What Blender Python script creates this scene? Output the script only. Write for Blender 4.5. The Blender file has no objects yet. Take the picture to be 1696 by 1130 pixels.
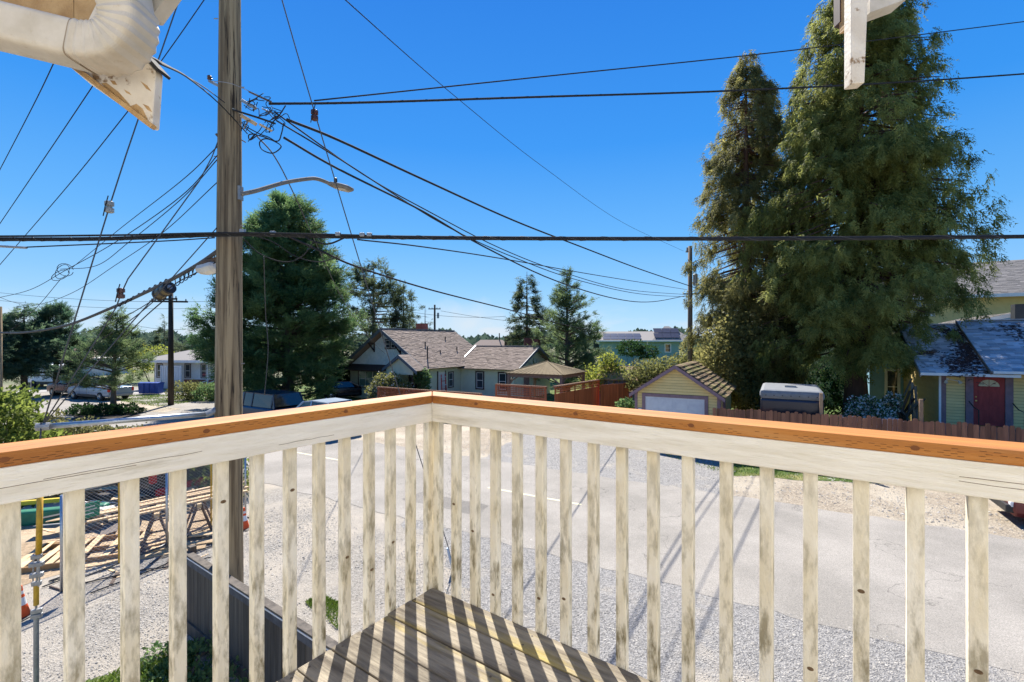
import bpy, math, random
import numpy as np
from mathutils import Vector, Matrix
random.seed(7); RNG = np.random.default_rng(7)
SC = bpy.context.scene; COL = SC.collection
# ------------------------------------------------------------- camera, sky, sun, exposure
EYE = 4.6; FPX = 775.0
cam = bpy.data.objects.new('camera', bpy.data.cameras.new('camera')); COL.objects.link(cam)
cam.location = (0, 0, EYE); cam.rotation_euler = (math.radians(90), 0, 0)
cam.data.sensor_width = 36; cam.data.lens = 36*FPX/1696; cam.data.clip_start = .02; cam.data.clip_end = 3000
SC.camera = cam
SUN_AZ = math.atan2(-.216, .976); SUN_EL = math.radians(48)
W = bpy.data.worlds.new('World'); SC.world = W; W.use_nodes = True
nt = W.node_tree; bg = nt.nodes['Background']
sky = nt.nodes.new('ShaderNodeTexSky'); sky.sky_type = 'NISHITA'; sky.sun_disc = False
sky.sun_elevation = SUN_EL; sky.sun_rotation = SUN_AZ; sky.air_density = 1.0; sky.dust_density = .0; sky.ozone_density = 1.6; sky.altitude = 50
# clear deep blue spring sky: colour by elevation only, laid over the physical sky
tc0 = nt.nodes.new('ShaderNodeTexCoord'); sz0 = nt.nodes.new('ShaderNodeSeparateXYZ'); nt.links.new(tc0.outputs['Generated'], sz0.inputs[0])
ramp = nt.nodes.new('ShaderNodeValToRGB'); nt.links.new(sz0.outputs[2], ramp.inputs[0])
SKY = ((0, (.40, .64, .88)), (.05, (.31, .58, .88)), (.12, (.19, .49, .89)), (.21, (.09, .40, .88)), (.38, (.012, .27, .84)), (.60, (.002, .19, .74)), (1, (.001, .12, .55)))
while len(ramp.color_ramp.elements) < len(SKY): ramp.color_ramp.elements.new(.5)
SKG = 3.2
for e, (p, c) in zip(ramp.color_ramp.elements, SKY): e.position = p; e.color = (*c, 1)
sk2 = nt.nodes.new('ShaderNodeVectorMath'); sk2.operation = 'SCALE'; sk2.inputs[3].default_value = SKG; nt.links.new(ramp.outputs[0], sk2.inputs[0])
hs = nt.nodes.new('ShaderNodeMixRGB'); hs.inputs[0].default_value = .06; nt.links.new(sk2.outputs[0], hs.inputs[1]); nt.links.new(sky.outputs[0], hs.inputs[2])
# thin low clouds
tc = nt.nodes.new('ShaderNodeTexCoord'); mp = nt.nodes.new('ShaderNodeMapping'); mp.inputs['Scale'].default_value = (3.2, 3.2, 11)
nz = nt.nodes.new('ShaderNodeTexNoise'); nz.inputs['Scale'].default_value = 1.6; nz.inputs['Detail'].default_value = 7; nz.inputs['Roughness'].default_value = .55
nt.links.new(tc.outputs['Generated'], mp.inputs[0]); nt.links.new(mp.outputs[0], nz.inputs['Vector'])
cr = nt.nodes.new('ShaderNodeMapRange'); cr.inputs[1].default_value = .46; cr.inputs[2].default_value = .66; nt.links.new(nz.outputs[0], cr.inputs[0])
sx = nt.nodes.new('ShaderNodeSeparateXYZ'); nt.links.new(tc.outputs['Generated'], sx.inputs[0])
er = nt.nodes.new('ShaderNodeMapRange'); er.inputs[1].default_value = .085; er.inputs[2].default_value = .02; nt.links.new(sx.outputs[2], er.inputs[0])
mu = nt.nodes.new('ShaderNodeMath'); mu.operation = 'MULTIPLY'; nt.links.new(cr.outputs[0], mu.inputs[0]); nt.links.new(er.outputs[0], mu.inputs[1])
# one faint low cumulus in the south
vs_ = nt.nodes.new('ShaderNodeVectorMath'); vs_.operation = 'SUBTRACT'; vs_.inputs[1].default_value = (-.095, .99, .036); nt.links.new(tc.outputs['Generated'], vs_.inputs[0])
vm_ = nt.nodes.new('ShaderNodeVectorMath'); vm_.operation = 'MULTIPLY'; vm_.inputs[1].default_value = (1, .3, 2.1); nt.links.new(vs_.outputs[0], vm_.inputs[0])
vl_ = nt.nodes.new('ShaderNodeVectorMath'); vl_.operation = 'LENGTH'; nt.links.new(vm_.outputs[0], vl_.inputs[0])
n3_ = nt.nodes.new('ShaderNodeTexNoise'); n3_.inputs['Scale'].default_value = 22; n3_.inputs['Detail'].default_value = 5; nt.links.new(tc.outputs['Generated'], n3_.inputs['Vector'])
ma_ = nt.nodes.new('ShaderNodeMath'); ma_.operation = 'MULTIPLY_ADD'; ma_.inputs[1].default_value = .12; nt.links.new(n3_.outputs[0], ma_.inputs[0]); nt.links.new(vl_.outputs['Value'], ma_.inputs[2])
mr_ = nt.nodes.new('ShaderNodeMapRange'); mr_.inputs[1].default_value = .18; mr_.inputs[2].default_value = .07; mr_.inputs[4].default_value = .8; nt.links.new(ma_.outputs[0], mr_.inputs[0])
mm_ = nt.nodes.new('ShaderNodeMath'); mm_.operation = 'MAXIMUM'; nt.links.new(mu.outputs[0], mm_.inputs[0]); nt.links.new(mr_.outputs[0], mm_.inputs[1]); mu = mm_
mx = nt.nodes.new('ShaderNodeMixRGB'); mx.inputs[2].default_value = (2.3, 2.6, 2.9, 1)
nt.links.new(mu.outputs[0], mx.inputs[0]); nt.links.new(hs.outputs[0], mx.inputs[1]); nt.links.new(mx.outputs[0], bg.inputs[0])
bg.inputs[1].default_value = .105
sun = bpy.data.objects.new('sun', bpy.data.lights.new('sun', 'SUN')); COL.objects.link(sun)
sun.data.energy = 3.6; sun.data.angle = math.radians(.55); sun.data.color = (1, .95, .87)
sdir = Vector((math.sin(SUN_AZ)*math.cos(SUN_EL), math.cos(SUN_AZ)*math.cos(SUN_EL), math.sin(SUN_EL)))
sun.rotation_euler = sdir.to_track_quat('Z', 'Y').to_euler()
SC.view_settings.view_transform = 'Standard'; SC.view_settings.look = 'None'; SC.view_settings.exposure = 1.62; SC.view_settings.gamma = 1
SC.view_settings.use_curve_mapping = False
SC.cycles.max_bounces = 8; SC.cycles.diffuse_bounces = 4; SC.cycles.transparent_max_bounces = 8
# ------------------------------------------------------------- helpers
def P(px, py, d): return Vector(((px-848)/FPX*d, d, EYE-(py-565)/FPX*d))
def G(px, py, z=0): d = (EYE-z)*FPX/(py-565); return Vector(((px-848)/FPX*d, d, z))
TH = math.atan2(-.495, .869); UX = Vector((.869, -.495, 0)); NY = Vector((.495, .869, 0))
def UN(u, n, z=0): return UX*u + NY*n + Vector((0, 0, z))
def link(o, parent=None):
    COL.objects.link(o)
    if parent is not None: o.parent = parent
    return o
def tag(o, label=None, cat=None, group=None, kind=None):
    if label: o['label'] = label
    if cat: o['category'] = cat
    if group: o['group'] = group
    if kind: o['kind'] = kind
    return o
def thing(name, label, cat, loc=(0, 0, 0), rz=0, group=None):
    o = bpy.data.objects.new(name, None); o.location = loc; o.rotation_euler = (0, 0, rz); link(o)
    return tag(o, label, cat, group)
def copy_tree(o, parent=None):
    c = o.copy(); link(c)
    if parent is not None: c.parent = parent
    for ch in list(o.children): copy_tree(ch, c)
    return c
def npmesh(name, V, F, mat=None, tint=None, smooth=False):
    V = np.asarray(V, np.float32).reshape(-1, 3); F = np.asarray(F, np.int32); k = F.shape[1]
    me = bpy.data.meshes.new(name); me.vertices.add(len(V)); me.vertices.foreach_set('co', V.ravel())
    me.loops.add(F.size); me.loops.foreach_set('vertex_index', F.ravel())
    me.polygons.add(len(F)); me.polygons.foreach_set('loop_start', np.arange(0, F.size, k, dtype=np.int32))
    me.update(calc_edges=True)
    if smooth: me.polygons.foreach_set('use_smooth', np.ones(len(F), bool))
    if tint is not None:
        at = me.attributes.new('tint', 'FLOAT', 'FACE'); at.data.foreach_set('value', np.asarray(tint, np.float32))
    if mat: me.materials.append(mat)
    me.validate(); return me
class MB:
    def __init__(s): s.v = []; s.f = []; s.t = []; s.cur = .5
    def add(s, vs, fs):
        o = len(s.v); s.v += [tuple(v) for v in vs]; s.f += [tuple(i+o for i in f) for f in fs]; s.t += [s.cur]*len(fs); return s
    def box(s, x0, y0, z0, x1, y1, z1, M=None):
        vs = [Vector(p) for p in ((x0, y0, z0), (x1, y0, z0), (x1, y1, z0), (x0, y1, z0), (x0, y0, z1), (x1, y0, z1), (x1, y1, z1), (x0, y1, z1))]
        if M is not None: vs = [M @ v for v in vs]
        return s.add(vs, [(3, 2, 1, 0), (4, 5, 6, 7), (0, 1, 5, 4), (1, 2, 6, 5), (2, 3, 7, 6), (3, 0, 4, 7)])
    def cbox(s, c, sx_, sy_, sz_, rz=0, rx=0, ry=0):
        M = Matrix.Translation(c) @ Matrix.Rotation(rz, 4, 'Z') @ Matrix.Rotation(ry, 4, 'Y') @ Matrix.Rotation(rx, 4, 'X')
        return s.box(-sx_/2, -sy_/2, -sz_/2, sx_/2, sy_/2, sz_/2, M)
    def beam(s, a, b, w, h, up=(0, 0, 1)):
        a = Vector(a); b = Vector(b); d = (b-a).normalized(); u = Vector(up); r = d.cross(u)
        if r.length < 1e-4: r = d.cross(Vector((1, 0, 0)))
        r.normalize(); u = r.cross(d)
        q = [a+r*i*w/2+u*j*h/2 for i, j in ((-1, -1), (1, -1), (1, 1), (-1, 1))]; q += [p+(b-a) for p in q]
        return s.add(q, [(3, 2, 1, 0), (4, 5, 6, 7), (0, 1, 5, 4), (1, 2, 6, 5), (2, 3, 7, 6), (3, 0, 4, 7)])
    def prism(s, pts, off):
        off = Vector(off); n = len(pts); p = [Vector(q) for q in pts]
        return s.add(p+[q+off for q in p], [tuple(range(n))[::-1], tuple(range(n, 2*n))]+[(i, (i+1) % n, (i+1) % n+n, i+n) for i in range(n)])
    def tube(s, path, r, seg=8, cap=True, up=(0, 0, 1), ry=None):
        path = [Vector(p) for p in path]; n = len(path); rs = r if isinstance(r, (list, tuple)) else [r]*n
        rings = []; ref = None
        for i, p in enumerate(path):
            d = (path[min(i+1, n-1)]-path[max(i-1, 0)]).normalized()
            if ref is None:
                u = Vector(up); ref = d.cross(u)
                if ref.length < 1e-3: ref = d.cross(Vector((1, 0, 0)))
            ref = (ref - d*ref.dot(d)).normalized(); w = ref.cross(d)
            rings.append([p+(ref*math.cos(2*math.pi*k/seg)+w*math.sin(2*math.pi*k/seg)*(ry or 1))*rs[i] for k in range(seg)])
        vs = [v for rg in rings for v in rg]
        fs = [(i*seg+k, i*seg+(k+1) % seg, (i+1)*seg+(k+1) % seg, (i+1)*seg+k) for i in range(n-1) for k in range(seg)]
        if cap: fs += [tuple(range(seg))[::-1], tuple(range((n-1)*seg, n*seg))]
        return s.add(vs, fs)
    def lathe(s, prof, c=(0, 0, 0), seg=14, ax='Z'):
        pts = []
        for r, z in prof:
            for k in range(seg):
                a = 2*math.pi*k/seg; q = (r*math.cos(a), r*math.sin(a), z)
                if ax == 'Y': q = (q[0], q[2], q[1])
                if ax == 'X': q = (q[2], q[0], q[1])
                pts.append(Vector(q)+Vector(c))
        n = len(prof)
        return s.add(pts, [(i*seg+k, i*seg+(k+1) % seg, (i+1)*seg+(k+1) % seg, (i+1)*seg+k) for i in range(n-1) for k in range(seg)]+[tuple(range(seg))[::-1], tuple(range((n-1)*seg, n*seg))])
    def build(s, name, mat=None, parent=None, smooth=False, bevel=0, loc=None):
        me = bpy.data.meshes.new(name); me.from_pydata(s.v, [], s.f)
        if len(set(s.t)) > 1 or s.t[0] != .5:
            at = me.attributes.new('tint', 'FLOAT', 'FACE'); at.data.foreach_set('value', s.t)
        if mat: me.materials.append(mat)
        me.update()
        if smooth:
            for p in me.polygons: p.use_smooth = len(p.vertices) == 4
        o = bpy.data.objects.new(name, me); link(o, parent)
        if loc is not None: o.location = loc
        if bevel:
            m = o.modifiers.new('bevel', 'BEVEL'); m.width = bevel; m.segments = 2; m.limit_method = 'ANGLE'
        return o
def B(name, x0, y0, z0, x1, y1, z1, mat, parent=None, bevel=0): return MB().box(x0, y0, z0, x1, y1, z1).build(name, mat, parent, bevel=bevel)
def curve(pts, n=10):
    """Catmull-Rom through 3D points"""
    pts = [Vector(p) for p in pts]
    if len(pts) == 2: return pts
    q = [pts[0]*2-pts[1]]+pts+[pts[-1]*2-pts[-2]]; out = []
    for i in range(1, len(q)-2):
        for k in range(n):
            t = k/n; a, b, c, d = q[i-1:i+3]
            out.append(.5*((2*b)+(c-a)*t+(2*a-5*b+4*c-d)*t*t+(3*b-a-3*c+d)*t**3))
    return out+[pts[-1]]
# ------------------------------------------------------------- materials
def M(name, c1, c2=None, scale=8, rough=.8, bump=.0, bscale=60, stretch=(1, 1, 1), tint=False, c3=None, s3=2.0, t3=(.5, .65), metal=0, spec=.35, rnd=0, detail=6, lo=.35, hi=.65, trans=0, grad=None):
    m = bpy.data.materials.new(name); m.use_nodes = True; t = m.node_tree; N = t.nodes; L = t.links
    b = N['Principled BSDF']; b.inputs['Roughness'].default_value = rough; b.inputs['Metallic'].default_value = metal; b.inputs['Specular IOR Level'].default_value = spec
    co = N.new('ShaderNodeTexCoord'); mp = N.new('ShaderNodeMapping'); mp.inputs['Scale'].default_value = stretch
    oi = N.new('ShaderNodeObjectInfo'); ad = N.new('ShaderNodeVectorMath'); ad.operation = 'ADD'
    sc = N.new('ShaderNodeVectorMath'); sc.operation = 'SCALE'; sc.inputs[3].default_value = 37; cb = N.new('ShaderNodeCombineXYZ')
    for i in range(3): L.new(oi.outputs['Random'], cb.inputs[i])
    L.new(cb.outputs[0], sc.inputs[0]); L.new(co.outputs['Object'], ad.inputs[0]); L.new(sc.outputs[0], ad.inputs[1]); L.new(ad.outputs[0], mp.inputs[0])
    def noise(s, d=detail, ro=.6):
        n = N.new('ShaderNodeTexNoise'); n.inputs['Scale'].default_value = s; n.inputs['Detail'].default_value = d; n.inputs['Roughness'].default_value = ro; L.new(mp.outputs[0], n.inputs['Vector']); return n.outputs[0]
    def rng(src, a, b_, c=0., d=1.):
        r = N.new('ShaderNodeMapRange'); r.inputs[1].default_value = a; r.inputs[2].default_value = b_; r.inputs[3].default_value = c; r.inputs[4].default_value = d; L.new(src, r.inputs[0]); return r.outputs[0]
    def mix(f, a, b_, mode='MIX'):
        x = N.new('ShaderNodeMixRGB'); x.blend_type = mode
        for i, v in ((0, f), (1, a), (2, b_)):
            if isinstance(v, (int, float)): x.inputs[i].default_value = v
            elif isinstance(v, tuple): x.inputs[i].default_value = (*v[:3], 1)
            else: L.new(v, x.inputs[i])
        return x.outputs[0]
    def math_(op, a, b_):
        x = N.new('ShaderNodeMath'); x.operation = op
        for i, v in enumerate((a, b_)):
            if isinstance(v, (int, float)): x.inputs[i].default_value = v
            else: L.new(v, x.inputs[i])
        return x.outputs[0]
    c2 = c2 or tuple(x*.8 for x in c1)
    n1 = noise(scale)
    if tint:
        at = N.new('ShaderNodeAttribute'); at.attribute_name = 'tint'
        f = at.outputs['Fac']
        f = math_('ADD', f, math_('MULTIPLY', math_('SUBTRACT', n1, .5), .5))
        cl = N.new('ShaderNodeClamp'); L.new(f, cl.inputs[0]); f = cl.outputs[0]
    else: f = rng(n1, lo, hi)
    col = mix(f, c1, c2)
    if c3 is not None:
        f3 = rng(noise(s3, 8, .65), *t3)
        if grad:   # dirt grows towards one end (z range), where water stands
            sp = N.new('ShaderNodeSeparateXYZ'); L.new(co.outputs['Object'], sp.inputs[0])
            g = rng(sp.outputs[2], grad[0], grad[1], 1., grad[2] if len(grad) > 2 else .1); f3 = math_('MULTIPLY', f3, g)
        col = mix(f3, col, c3)
    if rnd:
        r2 = rng(oi.outputs['Random'], 0, 1, 1-rnd, 1+rnd); hv = N.new('ShaderNodeHueSaturation'); L.new(r2, hv.inputs['Value']); L.new(col, hv.inputs['Color']); col = hv.outputs[0]
    L.new(col, b.inputs['Base Color'])
    if bump:
        bp = N.new('ShaderNodeBump'); bp.inputs['Strength'].default_value = min(1, bump); bp.inputs['Distance'].default_value = .01*max(1, bump); L.new(noise(bscale, 4), bp.inputs['Height']); L.new(bp.outputs[0], b.inputs['Normal'])
    if trans:
        tr = N.new('ShaderNodeBsdfTranslucent'); L.new(col, tr.inputs[0]); ms = N.new('ShaderNodeMixShader'); ms.inputs[0].default_value = trans
        L.new(b.outputs[0], ms.inputs[1]); L.new(tr.outputs[0], ms.inputs[2]); L.new(ms.outputs[0], N['Material Output'].inputs[0])
    return m
def glass(name, c=(.03, .04, .05), rough=.05):
    m = bpy.data.materials.new(name); m.use_nodes = True; b = m.node_tree.nodes['Principled BSDF']
    b.inputs['Base Color'].default_value = (*c, 1); b.inputs['Roughness'].default_value = rough; b.inputs['Specular IOR Level'].default_value = .9; return m
m_cream = M('cream_paint', (.86, .84, .79), (.80, .77, .70), 14, .6, .3, 90, (1, 1, .35), c3=(.24, .19, .12), s3=34, t3=(.585, .68), grad=(.20, .60, .05), rnd=.04)
m_cream_mossy = M('cream_paint_mossy', (.82, .77, .65), (.70, .62, .45), 12, .7, .4, 90, (1, 1, .3), c3=(.12, .09, .025), s3=30, t3=(.47, .64), grad=(.15, 1.1, .25))
m_rail = M('cream_rail_paint', (.84, .79, .68), (.70, .64, .51), 30, .6, .5, 120, (.12, 1, 1), c3=(.42, .36, .25), s3=26, t3=(.56, .8))
m_rail_y = M('cream_rail_paint_left', (.84, .79, .68), (.74, .68, .56), 30, .6, .5, 120, (1, .12, 1), c3=(.42, .36, .25), s3=26, t3=(.56, .8))
m_cap = M('treated_timber', (.47, .185, .035), (.28, .095, .018), 14, .65, .4, 60, (.08, 1, 1), c3=(.56, .32, .12), s3=9, t3=(.55, .8))
m_cap_y = M('treated_timber_left', (.47, .185, .035), (.28, .095, .018), 14, .65, .4, 60, (1, .08, 1), c3=(.56, .32, .12), s3=9, t3=(.55, .8))
m_slot = M('incised_slot', (.05, .022, .008))
m_deck = M('weathered_deck', (.29, .25, .185), (.11, .09, .065), 30, .85, .9, 70, (.10, 1, 1), c3=(.36, .27, .055), s3=5.0, t3=(.56, .72), rnd=.12)
m_deckscrew = M('rusty_screw', (.12, .09, .06), (.08, .06, .04), 20, .6)
m_screw = M('galvanised', (.5, .52, .54), (.38, .4, .42), 20, .35, .1, 40, metal=.8)
m_white = M('white_paint', (.78, .77, .74), (.70, .69, .66), 4, .5)
m_whiteold = M('old_white_paint', (.70, .64, .53), (.60, .53, .42), 12, .6, .3, 60, c3=(.24, .15, .07), s3=14, t3=(.60, .66))
m_gutter = M('gutter_metal', (.56, .51, .42), (.45, .40, .31), 9, .45, .12, 50, c3=(.36, .27, .16), s3=22, t3=(.62, .8))
m_soffit = M('soffit_timber', (.50, .33, .15), (.34, .20, .08), 12, .8, .6, 60, (1, .12, 1))
m_pole = M('pole_timber', (.36, .27, .155), (.15, .105, .06), 15, .95, 1.8, 34, (1, 1, .035), c3=(.035, .025, .016), s3=22, t3=(.56, .62), lo=.38, hi=.6)
m_pole_dark = M('creosoted_pole', (.06, .045, .035), (.03, .023, .018), 9, .9, .5, 30, (1, 1, .06))
m_wire = M('black_cable', (.025, .025, .028), (.035, .035, .035), 20, .85, spec=.1)
m_wire_gray = M('steel_strand', (.10, .10, .10), (.07, .07, .07), 60, .7, metal=.1, spec=.2)
m_lamp = M('lamp_grey', (.24, .22, .19), (.17, .155, .13), 12, .85, spec=.15)
m_metal = M('grey_metal', (.35, .35, .34), (.25, .25, .25), 12, .45, .1, 40, metal=.4)
m_porcelain = M('brown_insulator', (.07, .03, .02), (.1, .04, .03), 8, .2)
m_porc_gray = M('grey_insulator', (.35, .36, .34), (.25, .26, .25), 8, .3)
m_rust = M('rusty_steel', (.15, .10, .07), (.08, .06, .05), 20, .8)
m_yellow = M('yellow_plastic', (.62, .36, .03), (.48, .27, .03), 10, .5)
m_darkfence = M('grey_weathered_board', (.115, .098, .08), (.055, .047, .04), 12, .9, .6, 40, (1, 1, .07), rnd=.25)
m_redfence = M('red_stained_board', (.40, .12, .055), (.28, .08, .035), 8, .8, .4, 40, (1, 1, .1), rnd=.18)
m_brownfence = M('brown_picket', (.30, .135, .075), (.18, .08, .05), 8, .85, .4, 40, (1, 1, .1), rnd=.32)
m_tanfence = M('tan_board', (.34, .22, .13), (.26, .16, .1), 8, .85, rnd=.15)
m_yel_gap_shade = M('yellow_gap_shade', (.22, .15, .05), (.18, .12, .04), 3, .9)  # darker yellow behind the lap boards paints their shadow lines
m_yel = M('yellow_siding', (.76, .57, .24), (.70, .52, .21), 3, .7, .1, 40, rnd=.05)
m_plum = M('plum_trim', (.26, .165, .18), (.20, .13, .14), 6, .7, .1, 40)
m_reddoor = M('red_door_paint', (.36, .045, .04), (.26, .03, .028), 9, .55, .1, 30, (1, 1, .2))
m_brass = M('brass', (.6, .42, .15), metal=.9, rough=.3)
m_wgarage = M('white_garage_panel', (.60, .60, .60), (.50, .50, .52), 3, .6)
m_shake = M('mossy_shake', (.30, .20, .11), (.15, .10, .06), 4, .95, .6, 30, tint=True, c3=(.16, .17, .04), s3=1.6, t3=(.46, .62))
m_asph = M('asphalt_shingle_brown', (.27, .205, .165), (.18, .135, .105), 3, .9, .3, 60, tint=True)
m_asph_b = M('asphalt_shingle_slate', (.56, .58, .62), (.26, .28, .31), 3, .8, .3, 60, tint=True, c3=(.09, .05, .03), s3=.8, t3=(.60, .66))
m_asph_g = M('asphalt_shingle_grey', (.24, .22, .20), (.15, .14, .13), 3, .9, .3, 60, tint=True)
m_green_w = M('sage_siding', (.60, .63, .49), (.54, .57, .44), 3, .75)
m_pale_sh = M('pale_shingle_wall', (.80, .84, .80), (.72, .76, .73), 9, .75, rnd=.04)
m_slate_trim = M('slate_blue_trim', (.10, .13, .16), (.08, .10, .13), 5, .6)
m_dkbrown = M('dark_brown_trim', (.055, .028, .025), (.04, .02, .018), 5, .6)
m_teal = M('teal_siding', (.24, .38, .34), (.21, .34, .30), 3, .75)
m_blue = M('blue_siding', (.22, .40, .50), (.18, .34, .43), 3, .75)
m_beige_roof = M('beige_metal_roof', (.22, .17, .10), (.18, .14, .085), 5, .9, spec=.1)
m_gztimber = M('gazebo_timber', (.20, .16, .13), (.14, .11, .09), 7, .8)
m_brick = M('brick', (.30, .10, .07), (.22, .08, .06), 10, .9)
m_brickdk = M('dark_brick', (.10, .045, .04), (.07, .03, .03), 10, .9)
m_solar = M('solar_cell', (.03, .03, .05), (.04, .045, .07), 4, .35, spec=.3)
m_glass = glass('window_glass'); m_glass_t = glass('green_window_glass', (.12, .22, .19), .1); m_cglass = glass('car_glass', (.015, .02, .025), .04)
m_tyre = M('tyre', (.02, .02, .02), (.03, .03, .03), 20, .9); m_rim = M('rim', (.45, .45, .46), (.3, .3, .3), 8, .3, metal=.8)
m_black = M('black_plastic', (.02, .02, .022), (.03, .03, .03), 6, .5); m_red = M('red_lens', (.5, .02, .015), (.4, .02, .01), 6, .25)
m_orange = M('cone_orange', (.75, .09, .015), (.65, .08, .01), 8, .5); m_reflect = M('cone_white', (.75, .75, .75), (.6, .6, .6), 8, .4)
m_ply = M('fresh_lumber', (.60, .44, .26), (.48, .33, .18), 8, .8, .3, 40, (.15, 1, 1), rnd=.15)
m_sheet = M('white_sheet', (.66, .65, .60), (.52, .50, .45), 3, .7, rnd=.12); m_tarp = M('green_tarp', (.02, .19, .11), (.015, .13, .08), 5, .5)
m_blueplastic = M('blue_bin_plastic', (.02, .07, .30), (.02, .05, .2), 5, .5)
m_greensign = M('sign_green', (.02, .22, .12), rough=.4)
m_barkred = M('cedar_bark', (.16, .085, .055), (.09, .05, .035), 9, .95, 1.2, 18, (1, 1, .1)); m_bark = M('grey_bark', (.13, .10, .075), (.07, .055, .04), 9, .95, 1, 18, (1, 1, .15))
def leafmat(n, a, b, tr=.62): return M(n, a, b, 1.2, .65, tint=True, trans=tr, spec=.25)
l_cedar = leafmat('cedar_leaf', (.12, .14, .03), (.42, .43, .13)); l_cedar2 = leafmat('rusty_cedar_leaf', (.12, .12, .04), (.36, .33, .12))
l_fir = leafmat('fir_leaf', (.05, .12, .045), (.21, .30, .11)); l_fir_b = leafmat('bluegreen_leaf', (.045, .10, .06), (.16, .23, .12))
l_pine = leafmat('pine_leaf', (.04, .065, .03), (.15, .18, .09)); l_spruce = leafmat('spruce_leaf', (.06, .11, .045), (.22, .28, .12))
l_bush = leafmat('bush_leaf', (.06, .10, .02), (.28, .33, .07)); l_olive = leafmat('olive_leaf', (.09, .10, .03), (.28, .28, .10)); l_ivy = leafmat('hedge_leaf', (.07, .08, .025), (.26, .24, .10))
l_lime = leafmat('lime_leaf', (.12, .17, .03), (.42, .42, .08)); l_white = leafmat('white_blossom', (.55, .56, .52), (.75, .75, .72), .2); l_dark = leafmat('dark_leaf', (.012, .035, .012), (.05, .10, .03))
m_grass = leafmat('grass_blade', (.06, .12, .015), (.22, .30, .05), .3)
# ------------------------------------------------------------- ground, road, yards
def gravelmat(name, a, b, dirt, vs=30, dscale=.45, d0=.45, d1=.6, rough=.95, crack=False, fine=180, ):
    m = bpy.data.materials.new(name); m.use_nodes = True; t = m.node_tree; N = t.nodes; L = t.links; b_ = N['Principled BSDF']
    b_.inputs['Roughness'].default_value = rough; b_.inputs['Specular IOR Level'].default_value = .2
    co = N.new('ShaderNodeTexCoord').outputs['Object']
    vo = N.new('ShaderNodeTexVoronoi'); vo.inputs['Scale'].default_value = vs; L.new(co, vo.inputs['Vector'])
    sp = N.new('ShaderNodeSeparateXYZ'); L.new(vo.outputs['Color'], sp.inputs[0])
    m1 = N.new('ShaderNodeMixRGB'); m1.inputs[1].default_value = (*a, 1); m1.inputs[2].default_value = (*b, 1); L.new(sp.outputs[0], m1.inputs[0])
    n1 = N.new('ShaderNodeTexNoise'); n1.inputs['Scale'].default_value = dscale; n1.inputs['Detail'].default_value = 9; n1.inputs['Roughness'].default_value = .62; L.new(co, n1.inputs['Vector'])
    r1 = N.new('ShaderNodeMapRange'); r1.inputs[1].default_value = d0; r1.inputs[2].default_value = d1; L.new(n1.outputs[0], r1.inputs[0])
    m2 = N.new('ShaderNodeMixRGB'); m2.inputs[2].default_value = (*dirt, 1); L.new(r1.outputs[0], m2.inputs[0]); L.new(m1.outputs[0], m2.inputs[1])
    n2 = N.new('ShaderNodeTexNoise'); n2.inputs['Scale'].default_value = fine; n2.inputs['Detail'].default_value = 3; L.new(co, n2.inputs['Vector'])
    r2 = N.new('ShaderNodeMapRange'); r2.inputs[1].default_value = .3; r2.inputs[2].default_value = .7; r2.inputs[3].default_value = .72; r2.inputs[4].default_value = 1.28; L.new(n2.outputs[0], r2.inputs[0])
    m3 = N.new('ShaderNodeMixRGB'); m3.blend_type = 'MULTIPLY'; m3.inputs[0].default_value = 1; L.new(m2.outputs[0], m3.inputs[1]); L.new(r2.outputs[0], m3.inputs[2])
    out = m3.outputs[0]
    if crack:
        nn = N.new('ShaderNodeTexNoise'); nn.inputs['Scale'].default_value = .8; nn.inputs['Detail'].default_value = 6; L.new(co, nn.inputs['Vector'])
        av = N.new('ShaderNodeVectorMath'); av.operation = 'MULTIPLY_ADD'; av.inputs[1].default_value = (3.2, 3.2, 0); L.new(nn.outputs['Color'], av.inputs[0]); L.new(co, av.inputs[2])
        v2 = N.new('ShaderNodeTexVoronoi'); v2.feature = 'DISTANCE_TO_EDGE'; v2.inputs['Scale'].default_value = .17; L.new(av.outputs[0], v2.inputs['Vector'])
        rc = N.new('ShaderNodeMapRange'); rc.inputs[1].default_value = .0004; rc.inputs[2].default_value = .0032; rc.inputs[3].default_value = .62; rc.inputs[4].default_value = 1; L.new(v2.outputs['Distance'], rc.inputs[0])
        m4 = N.new('ShaderNodeMixRGB'); m4.blend_type = 'MULTIPLY'; m4.inputs[0].default_value = 1; L.new(out, m4.inputs[1]); L.new(rc.outputs[0], m4.inputs[2]); out = m4.outputs[0]
    L.new(out, b_.inputs['Base Color'])
    bp = N.new('ShaderNodeBump'); bp.inputs['Strength'].default_value = .8; bp.inputs['Distance'].default_value = .02 if not crack else .004
    ad = N.new('ShaderNodeMath'); L.new(vo.outputs['Distance'], ad.inputs[0]); L.new(n2.outputs[0], ad.inputs[1]); L.new(ad.outputs[0], bp.inputs['Height']); L.new(bp.outputs[0], b_.inputs['Normal'])
    return m
g_gravel = gravelmat('gravel_ground', (.42, .385, .335), (.20, .185, .16), (.44, .39, .32), 46, .55, .42, .60)
g_shoulder = gravelmat('blue_gravel', (.40, .38, .35), (.17, .165, .16), (.42, .375, .31), 46, .5, .55, .68)
g_tan = gravelmat('tan_gravel', (.44, .37, .28), (.24, .20, .15), (.46, .40, .31), 26, .5, .45, .62)
g_road = gravelmat('asphalt_road', (.255, .235, .205), (.21, .195, .17), (.31, .285, .25), 90, .45, .38, .62, crack=True, fine=60)
g_dirt = gravelmat('bare_dirt', (.46, .34, .22), (.30, .22, .14), (.52, .40, .27), 14, .6, .45, .6)
g_grassbase = gravelmat('turf', (.10, .15, .03), (.05, .09, .02), (.26, .24, .09), 40, .8, .5, .66)
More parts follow.
